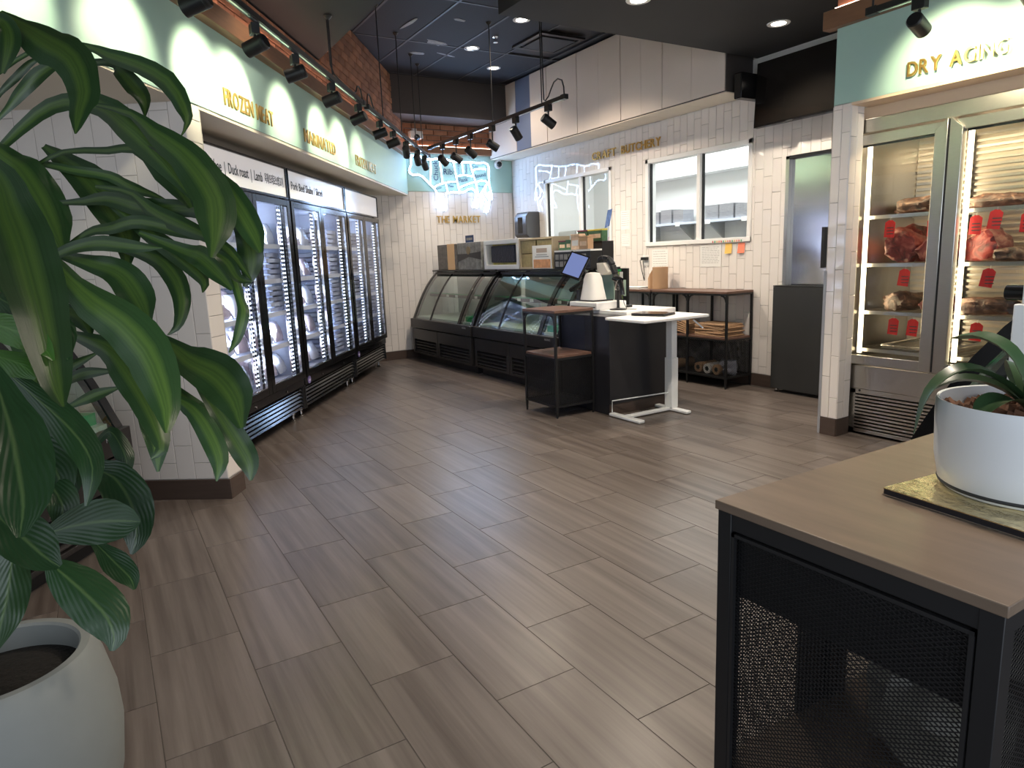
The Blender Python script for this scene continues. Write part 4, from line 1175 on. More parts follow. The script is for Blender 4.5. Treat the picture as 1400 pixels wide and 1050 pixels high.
# white sit-stand desk
t = thing('standing_desk', 'white height adjustable desk on a single column and T feet, beside the black counter', 'desk', (3.52, 4.37, 0), ROT_R)
B(.03, .50, -.02, .68, .812, .836).build('desktop', K['white'], t, bevel=.006)
for y in (.015, .53): B(.02, .40, y, y + .06, .004, .030).build('foot', K['whitemetal'], t, bevel=.008)
B(.165, .215, .07, .53, .010, .032).build('cross_bar', K['whitemetal'], t, bevel=.003)
B(.15, .235, .525, .60, .03, .46).build('outer_column', K['whitemetal'], t, bevel=.004); B(.158, .227, .532, .593, .46, .79).build('inner_column', K['whitemetal'], t, bevel=.004)
B(.05, .34, .50, .62, .785, .812).build('top_bracket', K['whitemetal'], t)
MB().tube([(.03, .045, .03), (.03, .045, .13), (.19, .53, .16)], .005, 8).build('tie_rod', K['whitemetal'], t)
MB().bar((.40, .60, .79), (.45, .66, .72), .03, .012).build('lift_paddle', K['whitemetal'], t)
t = thing('black_laptop', 'closed black laptop lying on the white desk', 'laptop', (3.86, 4.16, .8365), ROT_R + .35)
B(-.15, .15, -.10, .10, .002, .012).build('base', K['satin'], t, bevel=.003); B(-.15, .15, -.10, .10, .0135, .022).build('lid', K['gloss'], t, bevel=.003)
for x in (-.05, .05): B(x - .02, x + .02, .098, .106, .006, .016).build('hinge', K['greydark'], t)

# ================================================================ FOREGROUND MESH TABLE WITH ORCHID
t = thing('mesh_sided_table', 'black mesh sided table with a brown wooden top in the right foreground', 'table', (.852, .767, 0), ROT_R)
TWd, TDp, TH = .441, 1.06, .93
B(0, TWd, 0, TDp, TH - .016, TH).build('wooden_top', K['tabletop'], t, bevel=.0015)
lg = .028
for x in (.004, TWd - lg - .004):
    for y in (.004, .30, .331, TDp - lg - .004): B(x, x + lg, y, y + lg, 0, TH - .016).build('leg', K['cageblack'], t, bevel=.001)
fr = MB()
for z in (TH - .016 - .030, .22):
    for y in (.006, TDp - lg - .002): B(.03, TWd - .03, y, y + .022, z, z + (.030 if z > .5 else .02)).build('rail', K['cageblack'], t)
    for x in (.006, TWd - .028): B(x, x + .022, .03, TDp - .03, z, z + (.030 if z > .5 else .02)).build('rail', K['cageblack'], t)
rim = MB(); z0, z1 = .24, TH - .050
for (a, b) in ((.034, .040), (TWd - .040, TWd - .034)): rim.box(a, b, .003, .010, z0, z1)
rim.box(.034, TWd - .034, .003, .010, z1 - .006, z1)
rim.build('panel_edge', K['satin'], t)
wire_mesh(TWd - .07, z1 - z0, .0125, .0072, .0017).build('mesh_panel', K['cageblack'], t, (.035, .014, z0), smooth=False)
for x in (.014, TWd - .014):
    for y0, y1 in ((.034, .298), (.361, TDp - .034)):
        wire_mesh(y1 - y0, z1 - z0, .0125, .0072, .0017).build('mesh_panel', K['cageblack'], t, (x, y0, z0), PI / 2, smooth=False)
wire_mesh(TWd - .07, z1 - z0, .0125, .0072, .0017).build('mesh_panel', K['cageblack'], t, (.035, TDp - .014, z0), smooth=False)
B(.02, TWd - .02, .02, TDp - .02, .425, .445).build('lower_shelf', K['tabletop'], t)
B(.02, TWd - .02, .02, TDp - .02, .232, .240).build('bottom_tray', K['cageblack'], t)
B(.036, TWd - .036, .018, .022, .765, .895).build('drawer_front', K['cageblack'], t)
B(.017, .024, .215, .298, .445, .90).build('back_plate', K['cageblack'], t)
for i, (x, y, s) in enumerate(((.25, .28, 1.0), (.22, .66, 1.15))):
    o = pillow(.25 * s, .20 * s, .15, 31 + i, 9).build('plastic_wrapped_bag', mat('cloudy_wrap', (.26, .25, .21), .22, noise=.6, nscale=7, bump=.5, coat=.6), None, (.852 + y, .767 - x, .447), ROT_R + .5 * i - .2)
    tag(o, ('plastic wrapped bag nearer the mesh front inside the foreground table', 'plastic wrapped bag deeper inside the foreground table')[i], 'bag')
# gold cake board
bd = thing('gold_cake_board', 'square gold foil cake board under the white orchid pot', 'cake board', (1.09, .614, .9305), -.10)
goldfoil = mat('crinkled_gold_foil', (.72, .60, .34), .22, .9, noise=.35, nscale=40, bump=.5)
B(0, .31, -.30, 0, .001, .011).build('board_core', mat('black_board_edge', (.012, .012, .016), .4), bd)
B(-.001, .311, -.301, .001, .011, .0125).build('foil_top', goldfoil, bd); B(-.0015, .3115, -.3015, .0015, .0, .002).build('foil_bottom_edge', K['chrome'], bd)
# orchid pot
OP = (1.258, .476, .9435)
t = thing('orchid_pot', 'round white ceramic pot holding the orchid on the gold board', 'pot', OP)
MB().lathe([(.0, .0), (.118, .0), (.124, .006), (.132, .05), (.135, .12), (.135, .144), (.1335, .148), (.129, .147), (.128, .118), (.0, .116)], 56).build('pot', K['potw'], t)
MB().lathe([(.125, .012), (.1262, .009), (.125, .006)], 56).build('base_groove', K['greydark'], t)
bm_ = MB(); r = random.Random(4)
for i in range(150):
    a = r.random() * 6.28; q = .122 * math.sqrt(r.random()); v = Vector((r.random() - .5, r.random() - .5, (r.random() - .5) * .5)).normalized(); u = v.orthogonal().normalized()
    bm_.obox((q * math.cos(a), q * math.sin(a), .119 + r.random() * .008), v, u, v.cross(u), .010 + .008 * r.random(), .005 + .004 * r.random(), .003)
o = bm_.build('bark_chips', K['bark'], t, smooth=False); o['kind'] = 'stuff'


def leaf_surface(pts, hws, wdirs, fold=.25, wave=.0, seed=0, nseg=16, nac=6):
    """a leaf blade along a smooth midrib: pts 3D, hws half widths, wdirs width directions; returns mesh data with UVs"""
    N = len(pts)

    def cr(arr, t):
        i = min(int(t), N - 2); f = t - i
        p0, p1, p2, p3 = arr[max(i - 1, 0)], arr[i], arr[i + 1], arr[min(i + 2, N - 1)]
        return p1 * 1.0 + (p2 - p0) * (.5 * f) + (p0 * 2 - p1 * 5 + p2 * 4 - p3) * (.5 * f * f) + (p1 * 3 - p0 - p2 * 3 + p3) * (.5 * f ** 3)
    vs = []; uvs = []
    for s_ in range(nseg + 1):
        tt = s_ / nseg * (N - 1); p = cr(pts, tt); h = max(.0004, cr(hws, tt)); w = cr(wdirs, tt).normalized()
        tan = (cr(pts, min(tt + .05, N - 1)) - cr(pts, max(tt - .05, 0))).normalized()
        w = (w - tan * w.dot(tan)).normalized(); nn = tan.cross(w)
        for a in range(nac + 1):
            u = a / nac * 2 - 1
            ed = abs(u) ** 2
            wv = wave * h * math.sin(tt * 5.0 + seed + (1.5 if u > 0 else 0)) * ed
            vs.append(p + w * (u * h) + nn * (fold * h * abs(u) ** 1.3 + wv)); uvs.append((a / nac, s_ / nseg))
    fs = []
    for s_ in range(nseg):
        for a in range(nac):
            b = s_ * (nac + 1) + a; fs.append((b, b + 1, b + nac + 2, b + nac + 1))
    return vs, uvs, fs


def leaf_obj(name, pts, hws, wdirs, m, parent, **kw):
    vs, uvs, fs = leaf_surface(pts, hws, wdirs, **kw)
    o0 = parent.location
    me = D.meshes.new(name); me.from_pydata([tuple(v - o0) for v in vs], [], fs); me.materials.append(m)
    uvl = me.uv_layers.new(name='UVMap')
    for l in me.loops: uvl.data[l.index].uv = uvs[l.vertex_index]
    me.polygons.foreach_set('use_smooth', [True] * len(me.polygons)); me.update()
    o = D.objects.new(name, me); COL.objects.link(o); o.parent = parent
    return o


t = thing('orchid_plant', 'green strap leaved orchid without flowers growing in the white pot', 'plant', (OP[0], OP[1], OP[2] + .118))
oc = Vector((OP[0] - .005, OP[1] - .008, OP[2] + .12))
for i, (dx, dy, L, up, drop, hw) in enumerate(((-.62, .78, .17, .075, .11, .020), (-.15, .99, .13, .12, .0, .022), (-.45, .89, .16, .055, .05, .019), (.5, -.86, .15, .08, .06, .02), (-.8, -.6, .10, .06, .03, .022), (.8, .5, .15, .07, .06, .022), (-.93, .35, .11, .035, .03, .018))):
    d = Vector((dx, dy, 0)).normalized(); side = Vector((-d.y, d.x, 0))
    P = [oc, oc + d * L * .3 + Vector((0, 0, up * .75)), oc + d * L * .62 + Vector((0, 0, up)), oc + d * L * .88 + Vector((0, 0, up - drop * .35)), oc + d * L + Vector((0, 0, up - drop))]
    leaf_obj('leaf', P, [hw * .7, hw * 1.35, hw * 1.5, hw * 1.15, .003], [side] * 5, K['orchidleaf'], t, fold=.30, seed=i)
MB().tube([oc - t.location + Vector((0, 0, -.02)), oc - t.location + Vector((.004, 0, .03))], .012, 8).build('crown', K['orchidleaf'], t)
# white stepped stack beyond the pot
t = thing('white_stepped_dispenser', 'white stepped plastic dispenser at the right frame edge behind the orchid', 'dispenser', (1.60, .575, .9305), ROT_R)
for i, (w, z0, z1) in enumerate(((.17, 0, .285), (.158, .285, .345), (.145, .345, .375))):
    B(-.085 + (.17 - w), .085, (.17 - w) * .4, .17, z0, z1 - .001).build('step', K['whitemetal'], t, bevel=.003)
MB().tube([(-.05, .04, .305), (-.115, .04, .305)], .016, 12).build('black_roll', K['gloss'], t)
B(-.105, -.08, .05, .08, .212, .219).build('tear_edge', K['chrome'], t)

# ================================================================ PLANTER AND PLANTS (left foreground)
PX, PY = -.313, 1.81
t = thing('planter', 'large round pale grey planter at the left foreground, filled with dark soil', 'planter', (PX, PY, 0))
MB().lathe([(.0, .0), (.165, .0), (.180, .015), (.218, .16), (.232, .28), (.229, .36), (.212, .45), (.196, .492), (.188, .5), (.170, .5), (.165, .494), (.172, .43), (.0, .43)], 64).build('planter_shell', K['pot'], t)
MB().lathe([(.0, .445), (.08, .452), (.150, .440), (.176, .436)], 40).build('soil', K['soil'], t)


def leaf_from_trace(parent, tr, m, seed, base=None, nseg=16, wave=.10):
    """tr: list of (px,py,halfwidth_px,depth,roll) seen from the photograph; gives a blade at true size and distance"""
    P = []; Hh = []; Wd_ = []
    pts = [at(x, y, d) for x, y, h, d, r in tr]
    for i, (x, y, h, d, r) in enumerate(tr):
        q = pts[i]; tan = (pts[min(i + 1, len(pts) - 1)] - pts[max(i - 1, 0)]).normalized()
        view = (q - Vector((0, 0, EYE))).normalized()
        s_ = tan.cross(view).normalized(); n_ = s_.cross(tan).normalized()
        w = s_ * math.cos(r) + n_ * math.sin(r)
        P.append(q); Hh.append(h * d / FPX / max(.35, math.cos(r))); Wd_.append(w)
    return leaf_obj('leaf', P, Hh, Wd_, m, parent, fold=.22 * (1 if seed % 2 else -1), wave=wave, seed=seed, nseg=nseg)


dr = thing('dracaena_plant', 'tall cane plant with long arching striped strap leaves in the pale planter', 'plant', (PX, PY, .445))
cn = [Vector((PX - .075, PY + .02, .40)), Vector((PX - .08, PY + .03, .8)), Vector((PX - .08, PY + .03, 1.2)), Vector((PX - .07, PY + .03, 1.62)), Vector((PX - .06, PY + .0, 1.9))]
MB().tube([p - dr.location for p in cn], [.024, .022, .020, .018, .012], 12).build('cane', K['cane'], dr)
MB().tube([Vector((PX - .06, PY - .05, .40)) - dr.location, Vector((PX - .07, PY - .04, .85)) - dr.location, Vector((PX - .06, PY - .02, 1.28)) - dr.location], [.017, .015, .010], 10).build('cane', K['cane'], dr)
# (px, py, half width px), then depth start..end, roll
LA = [
    ([(0, 16, 3), (30, 35, 15), (60, 55, 27), (96, 78, 27), (113, 120, 20), (108, 150, 13), (103, 183, 1)], 1.50, 1.38, .5),
    ([(-25, 20, 3), (2, 30, 12), (12, 55, 14), (3, 100, 3)], 1.45, 1.42, .2),
    ([(-10, 105, 3), (60, 60, 3), (118, 63, 4), (147, 75, 9), (187, 88, 12), (227, 110, 14), (250, 145, 11), (256, 168, 4), (247, 187, .6)], 1.75, 1.55, .2),
    ([(60, 90, 3), (147, 85, 5), (165, 98, 10), (185, 120, 13), (197, 138, 9), (198, 160, 1)], 1.75, 1.62, .0),
    ([(-10, 170, 2), (9, 150, 4), (30, 125, 8), (55, 100, 9), (90, 80, 3)], 1.7, 1.72, .3),
    ([(-12, 150, 2), (0, 128, 3), (20, 108, 5), (42, 86, 4), (60, 78, 1)], 1.72, 1.75, .2),
    ([(-14, 215, 3), (3, 200, 5), (50, 157, 9), (87, 140, 11), (133, 143, 15), (165, 165, 20), (205, 200, 20), (240, 240, 12), (262, 270, 3)], 1.72, 1.5, .2),
    ([(20, 245, 2), (75, 212, 3), (110, 206, 4), (146, 206, 5), (185, 203, 7), (221, 226, 18), (246, 256, 15), (262, 284, 4)], 1.68, 1.5, .3),
    ([(130, 143, 3), (178, 155, 6), (207, 180, 14), (244, 206, 22), (273, 237, 27), (293, 271, 27), (296, 300, 25), (294, 328, 13), (289, 352, 3)], 1.55, 1.36, -.2),
    ([(240, 200, 4), (296, 243, 10), (313, 263, 15), (333, 294, 18), (350, 325, 14), (357, 345, 4)], 1.55, 1.46, .3),
    ([(318, 300, 4), (335, 320, 14), (343, 350, 17), (341, 375, 10), (334, 392, 2)], 1.52, 1.5, .0),
    ([(60, 278, 2), (110, 276, 5), (150, 272, 10), (200, 285, 14), (255, 285, 11), (310, 299, 10), (352, 330, 3)], 1.62, 1.5, .2),
    ([(130, 255, 2), (176, 263, 5), (207, 288, 10), (244, 306, 12), (287, 325, 8), (315, 345, 8), (344, 383, 1)], 1.58, 1.44, -.3),
    ([(30, 222, 2), (60, 225, 4), (100, 233, 6), (150, 241, 7), (178, 255, 8), (205, 264, 5), (228, 274, 1)], 1.7, 1.6, .6),
    ([(130, 262, 3), (173, 294, 8), (201, 317, 11), (236, 343, 13), (264, 368, 10), (279, 385, 7), (277, 400, .8)], 1.6, 1.48, .1),
    ([(190, 318, 3), (250, 343, 10), (273, 351, 15), (299, 374, 13), (318, 396, 3)], 1.55, 1.45, .2),
    ([(300, 345, 3), (318, 375, 7), (328, 408, 6), (333, 428, 8), (324, 463, 6), (313, 482, .8)], 1.48, 1.42, .1),
    ([(285, 340, 3), (310, 358, 9), (325, 380, 7), (344, 385, 2)], 1.45, 1.42, .3),
    ([(80, 345, 2), (120, 318, 5), (150, 312, 8), (187, 303, 9), (236, 314, 9), (272, 327, 2)], 1.6, 1.5, .3),
    ([(40, 372, 2), (80, 347, 6), (130, 333, 10), (180, 337, 9), (222, 339, 1)], 1.5, 1.42, .4),
    ([(150, 336, 3), (193, 346, 9), (219, 357, 13), (239, 380, 14), (248, 405, 12), (248, 427, 9), (242, 447, 5), (229, 458, .7)], 1.58, 1.5, .0),
    ([(60, 200, 4), (85, 218, 12), (120, 245, 22), (150, 280, 25), (172, 320, 20), (174, 362, 5)], 1.72, 1.6, .1),
    ([(-15, 195, 10), (0, 212, 20), (25, 232, 29), (50, 270, 32), (70, 310, 25), (88, 348, 4)], 1.66, 1.55, .2),
    ([(-25, 215, 10), (0, 250, 26), (12, 290, 35), (28, 330, 39), (45, 390, 37), (60, 450, 30), (75, 520, 20), (87, 556, 3)], 1.32, 1.18, -.25),
    ([(10, 320, 4), (55, 343, 9), (95, 384, 15), (126, 414, 25), (164, 441, 30), (198, 479, 32), (217, 521, 26), (228, 559, 17), (228, 592, 3)], 1.36, 1.18, .25),
    ([(80, 348, 5), (126, 361, 12), (165, 375, 20), (190, 408, 22), (203, 440, 6)], 1.52, 1.45, .2),
    ([(60, 445, 3), (110, 462, 8), (150, 478, 18), (178, 512, 23), (198, 545, 20), (213, 578, 16), (222, 612, 9), (206, 628, .8)], 1.38, 1.28, -.2),
    ([(170, 440, 4), (230, 470, 9), (260, 494, 22), (297, 513, 31), (322, 545, 26), (331, 585, 5)], 1.42, 1.30, .3),
    ([(190, 520, 3), (236, 543, 6), (265, 562, 12), (288, 597, 15), (300, 630, 12), (296, 658, 1)], 1.42, 1.36, .0),
    ([(270, 525, 4), (297, 562, 11), (322, 600, 16), (340, 632, 14), (343, 657, 2)], 1.42, 1.40, .1),
    ([(225, 520, 4), (262, 556, 14), (275, 560, 10), (283, 574, 2)], 1.46, 1.44, .1),
    ([(40, 530, 2), (82, 525, 5), (115, 511, 8), (158, 507, 2)], 1.55, 1.5, .3),
    ([(40, 580, 2), (90, 558, 3), (127, 541, 8), (162, 530, 2)], 1.52, 1.46, .2),
    ([(40, 530, 2), (80, 510, 5), (105, 497, 6), (136, 481, 1)], 1.58, 1.55, .2),
    ([(30, 395, 3), (75, 420, 9), (108, 430, 17), (124, 457, 3)], 1.55, 1.5, .1),
    ([(160, 500, 3), (200, 560, 14), (214, 600, 16), (216, 645, 2)], 1.46, 1.42, .3),
    ([(-20, 300, 6), (10, 350, 20), (30, 420, 26), (40, 480, 18), (50, 530, 3)], 1.5, 1.45, .3),
]
for i, (tr, d0, d1, rl) in enumerate(LA):
    n = len(tr)
    leaf_from_trace(dr, [(x, y, h, d0 + (d1 - d0) * k / (n - 1), rl * math.sin(.7 + k * .8)) for k, (x, y, h) in enumerate(tr)], K['leafA'], i, wave=.13)
bp = thing('broad_leaved_plant', 'low broad leaved plant with quilted oval leaves under the strap leaves', 'plant', (PX + .02, PY - .10, .445))
LB = [
    ([(-15, 395, 3), (3, 410, 13), (40, 430, 26), (72, 458, 29), (93, 492, 4)], 1.30, 1.22, .2, 'leafB'),
    ([(-15, 438, 8), (0, 445, 17), (28, 455, 20), (55, 470, 15), (73, 493, 2)], 1.26, 1.2, -.5, 'leafC'),
    ([(-20, 480, 5), (0, 488, 12), (28, 498, 20), (50, 516, 4)], 1.28, 1.24, .2, 'leafC'),
    ([(-15, 490, 5), (0, 540, 22), (15, 590, 38), (25, 640, 43), (32, 690, 32), (27, 735, 4)], 1.18, 1.05, .2, 'leafB'),
    ([(-20, 490, 3), (10, 510, 8), (50, 545, 17), (85, 575, 22), (115, 610, 20), (127, 645, 14), (118, 692, 2)], 1.30, 1.2, -.3, 'leafB'),
    ([(70, 600, 3), (130, 640, 14), (158, 655, 24), (180, 690, 27), (187, 730, 18), (180, 758, 2)], 1.48, 1.42, .1, 'leafB'),
    ([(40, 735, 3), (60, 731, 8), (95, 720, 25), (135, 713, 31), (170, 712, 21), (192, 713, 2)], 1.36, 1.30, .2, 'leafB'),
    ([(-25, 690, 6), (0, 708, 22), (32, 735, 32), (60, 760, 24), (82, 775, 5)], 1.18, 1.16, .1, 'leafB'),
    ([(62, 765, 3), (78, 778, 17), (98, 795, 27), (120, 815, 31), (145, 842, 29), (156, 870, 17), (153, 890, 3)], 1.24, 1.2, .1, 'leafB'),
    ([(118, 730, 2), (136, 748, 8), (158, 770, 17), (178, 790, 13), (184, 806, 2)], 1.46, 1.42, .1, 'leafB'),
    ([(20, 745, 5), (15, 775, 22), (10, 815, 27), (2, 850, 22), (-8, 892, 3)], 1.30, 1.28, .2, 'leafB'),
    ([(20, 640, 4), (60, 655, 16), (85, 690, 20), (80, 725, 4)], 1.42, 1.40, .4, 'leafB'),
    ([(50, 590, 4), (80, 620, 16), (95, 650, 18), (100, 680, 3)], 1.46, 1.44, .2, 'leafB'),
    ([(0, 600, 5), (45, 610, 24), (75, 640, 26), (90, 690, 5)], 1.44, 1.42, .2, 'leafB'),
    ([(130, 610, 3), (150, 590, 8), (170, 620, 12), (175, 650, 3)], 1.52, 1.5, .2, 'leafB'),
]
for i, (tr, d0, d1, rl, mm_) in enumerate(LB):
    n = len(tr)
    leaf_from_trace(bp, [(x, y, h, d0 + (d1 - d0) * k / (n - 1), rl * math.sin(.7 + k * .8)) for k, (x, y, h) in enumerate(tr)], K[mm_], i, wave=.08)
for k, (x, y) in enumerate(((-.08, .06), (-.11, .10), (-.05, .13))):
    q = Vector((PX + .02, PY - .10, .445))
    MB().tube([(x, y, -.02), (x * 1.3, y * 1.2, .2), (x * 2, y - .06, .42)], [.009, .008, .005], 8).build('stem', K['leafC'] if False else K['cane'], bp)

# ================================================================ TRACK LIGHTING
def track(label, p, q, rods, cable=None):
    p = Vector(p); q = Vector(q); d = (q - p).normalized(); L = (q - p).length
    t = thing('lighting_track', label, 'track', p, math.atan2(d.y, d.x), 'black lighting tracks')
    B(0, L, -.018, .018, 0, .032).build('rail', K['satin'], t); B(.0, L, -.006, .006, -.001, .0).build('rail_slot', K['chrome'], t)
    for x in (0, L): B(x - .03, x + .03, -.022, .022, -.004, .036).build('end_feed', K['satin'], t)
    for (x, top) in rods:
        MB().tube([(x, 0, .03), (x, 0, top - p.z)], .0055, 8).build('hanging_rod', K['satin'], t)
        MB().lathe([(.03, top - p.z - .004), (.02, top - p.z - .02), (.006, top - p.z - .03)], 12, (x, 0)).build('ceiling_cup', K['satin'], t)
    if cable:
        MB().tube(cable, .006, 8).build('feed_cable', K['satin'], t)
    return t, d


LAMPME = {}


def spotlight(pos, z_rail, aim, label, power=20, col=(1, .88, .66), angle=62):
    """pos = centre of the can; hangs from the rail above"""
    aim = Vector(aim).normalized(); t = thing('track_spotlight', label, 'spotlight', pos, 0, 'black track spotlights')
    up = z_rail - pos[2]
    B(-.022, .022, -.035, .035, up - .055, up + .0).build('adapter', K['satin'], t, bevel=.003)
    MB().tube([(0, 0, up - .05), (0, 0, .035)], .008, 8).build('stem', K['satin'], t)
    q = aim.to_track_quat('Z', 'Y').to_euler()
    if 'b' not in LAMPME:
        LAMPME['b'] = MB().lathe([(.0, -.066), (.035, -.066), (.041, -.059), (.041, .062), (.0385, .064), (.036, .055), (.0, .051)], 24).mesh('can', K['satin'])
        LAMPME['l'] = MB().lathe([(.0, .0550), (.0345, .0560)], 24).mesh('lens', K['lampface'])
        LAMPME['r'] = MB().lathe([(.0415, -.045), (.0422, -.043), (.0415, -.041)], 24).mesh('cooling_ring', K['greydark'])
    for n in (('can', 'b'), ('lens', 'l'), ('cooling_ring', 'r')):
        o = link_mesh(n[0], LAMPME[n[1]], t); o.rotation_euler = q
    lamp('spot_lamp', 'SPOT', Vector(pos) + aim * .085, power, col, aim, .025, angle, .45)
    return t


ZT = 2.645; DT = -1.55
t1, d1 = track('near lighting track along the freezer fascia', PC(1.2, DT, ZT), PC(5.90, DT, ZT), [(1.9, 3.09), (3.92, 3.09)], [(4.70, 0, .01), (4.69, 0, .07), (4.66, 0, .115), (4.61, 0, .13), (4.56, 0, .115), (4.52, .0, .07), (4.46, .0, .042), (4.2, .0, .045), (3.96, 0, .06), (3.93, .012, .12), (3.93, .012, .44)])
t2, d2 = track('far lighting track running on along the freezer fascia to the cow sign', PC(6.05, DT, ZT), PC(8.95, DT, ZT), [(.55, 3.66), (1.35, 3.66), (2.1, 3.66), (2.5, 3.66)], [(.0, 0, .01), (.005, 0, .08), (.03, 0, .125), (.08, 0, .14), (.13, 0, .12), (.19, .0, .06), (.26, 0, .035)])
t3, d3 = track('lighting track in front of the bulkhead panels, aimed at the butchery wall', (3.66, 7.85, 2.68), (3.66, 5.05, 2.68), [(1.55, 3.66), (2.45, 3.66)], [(2.8, 0, .02), (2.795, 0, .10), (2.77, .0, .16), (2.71, 0, .185), (2.65, 0, .17), (2.60, 0, .12), (2.56, 0, .07), (2.51, .0, .045), (2.47, .01, .06), (2.465, .01, .2), (2.46, .01, .98)])
t4, d4 = track('short lighting track above the dry aging sign', (3.88, 2.42, 2.60), (3.88, .2, 2.60), [(.35, 3.06), (1.8, 3.06)], [(.0, 0, .02), (.0, .0, .25), (.05, 0, .46)])
LH = [2.60, 3.234, 3.867, 4.448, 5.16, 5.855, 6.565, 7.10, 7.717, 8.35, 8.80]
LP = [7, 7, 9, 9, 8, 8, 8, 4, 4, 3, 4]
nth = ['out of frame', 'nearest', 'second', 'third', 'fourth', 'fifth', 'sixth', 'seventh', 'eighth', 'ninth', 'farthest']
nth2 = ['first', 'second', 'third', 'fourth', 'fifth', 'sixth']
for i, a in enumerate(LH):
    p = PC(a, DT - .03, 2.535)
    aim = -nC * .62 + tC * (.10 * ((i * 7) % 3 - 1)) + Vector((0, 0, -.20)) if i < 8 else tC * .7 + nC * (.1 * (i - 9)) + Vector((0, 0, -.55))
    spotlight(p, ZT, aim, '%s black spotlight counted along the freezer wall tracks' % nth[i], LP[i], (1, .93, .62) if i < 8 else (1, .90, .74), 100 if i < 8 else 55)
RH = [(7.50, 2.50), (7.15, 2.48), (6.80, 2.49), (6.32, 2.49), (5.86, 2.53), (5.30, 2.54)]
for i, (y, z) in enumerate(RH):
    aim = (.62, (.25, -.1, .1, -.2, .1, -.1)[i], -.42) if i != 4 else (.5, .1, -.6)
    spotlight((3.66, y, z), 2.68, aim, '%s black spotlight counted from the cow sign on the butchery track' % nth2[i], (5, 5, 14, 18, 18, 14)[i], (1, .86, .68), 62)
for i, y in enumerate((2.16, 1.66, 1.1)):
    spotlight((3.88, y, 2.47), 2.60, (.58, .06, -.18), ('left black spotlight above the dry aging sign', 'black spotlight at the right frame edge above the dry aging sign', 'third black spotlight of the dry aging track, out of frame')[i], (16, 14, 12)[i], (1, .88, .58), 100)

# ================================================================ LETTER SIGNS
def sign(name, txt, label, loc, rz, h, width):
    t = thing(name, label, 'sign', loc, rz, None); letters(txt, h, t, K['gold'], (0, -.014, 0), fit=width, bold=.014); return t


sign('letter_sign', 'FROZEN MEAT', 'gold letters FROZEN MEAT on the green fascia above the nearest freezer', PC(4.22, -1.968, 2.325), ROT_C, .105, .74)
sign('letter_sign', 'MARINATED', 'gold letters MARINATED on the green fascia above the middle freezer', PC(5.56, -1.968, 2.325), ROT_C, .105, .80)
sign('letter_sign', 'FROZEN MEAT', 'gold letters on the green fascia above the farthest freezer', PC(7.0, -1.968, 2.325), ROT_C, .105, .80)
sign('letter_sign', 'THE MARKET', 'gold letters THE MARKET under the neon cow', (4.195, BY - .002, 1.868), 0, .10, .71)
t = thing('letter_sign', 'gold letters CRAFT BUTCHERY above the prep room windows', 'sign', (RX - .002, 6.968, 2.49), ROT_R)
letters('CRAFT', .095, t, K['gold'], (0, -.014, 0), fit=.47, bold=.014); letters('BUTCHERY', .095, t, K['gold'], (.556, -.014, 0), fit=.67, bold=.014)
sign('letter_sign', 'DRY AGING', 'gold letters DRY AGING on the green fascia above the dry aging cabinet', (4.352, 2.464, 2.325), ROT_R, .085, .545)

# ================================================================ NEON COW
t = thing('neon_cow_sign', 'white neon outline of a cow with its meat cuts named, on the back wall', 'neon sign', (4.5, BY - .03, 2.4), 0)


def cz(zx, zy): return ((4.196 + (555 + zx / 10.77 - 597) * .01177) - 4.5, 0, (1.865 + (304.7 - 205 - zy / 10.77) * .00995) - 2.4)


OUT = [[(140, 120), (120, 105), (150, 100), (200, 112), (270, 105), (290, 130), (350, 147), (400, 150), (490, 135), (560, 125), (640, 140), (720, 165), (850, 175), (970, 165), (1080, 172), (1180, 162), (1225, 182), (1245, 230), (1240, 360), (1240, 500), (1265, 600), (1275, 715), (1230, 715), (1190, 660), (1168, 600), (1190, 510), (1220, 470)],
       [(140, 120), (140, 220), (105, 310), (112, 350), (150, 377), (220, 370), (280, 395), (330, 450), (380, 510), (440, 570), (460, 615)],
       [(460, 610), (460, 700), (460, 765), (430, 840), (490, 845), (512, 750), (530, 640)],
       [(530, 640), (556, 700), (548, 780), (518, 840), (520, 882), (575, 887), (592, 800), (600, 730), (600, 622)],
       [(600, 622), (640, 630), (700, 612), (790, 625), (870, 607), (920, 570), (980, 560), (1020, 590), (1040, 650), (1010, 740), (970, 840), (1040, 847), (1062, 760), (1092, 690), (1062, 620), (1040, 460)],
       [(1092, 640), (1150, 690), (1182, 740), (1190, 800), (1160, 860), (1143, 907), (1202, 907), (1222, 820), (1232, 730), (1240, 600)]]
CUT = [[(405, 150), (402, 300), (382, 500)], [(530, 145), (545, 300), (555, 485)], [(725, 165), (742, 280), (770, 480), (795, 622)], [(850, 180), (862, 355)], [(970, 170), (990, 280), (1020, 400), (1040, 460)],
       [(440, 547), (500, 510), (560, 490), (660, 465), (770, 457)], [(600, 492), (622, 612)], [(765, 377), (870, 357), (992, 372)], [(795, 547), (900, 500), (1040, 450)], [(1000, 292), (1050, 265), (1130, 255), (1200, 262)],
       [(1040, 460), (1120, 435), (1195, 442), (1220, 472)], [(1110, 625), (1150, 570), (1190, 505)]]
def flex(pth, r, name):
    # led flex: the lit face looks into the shop, the opaque sleeve sits towards the wall
    o = MB().tube([cz(*p) for p in pth], r, 8).build(name, [K['neon'], K['sleeve']], t)
    for p in o.data.polygons:
        if p.normal.y > -.15: p.material_index = 1


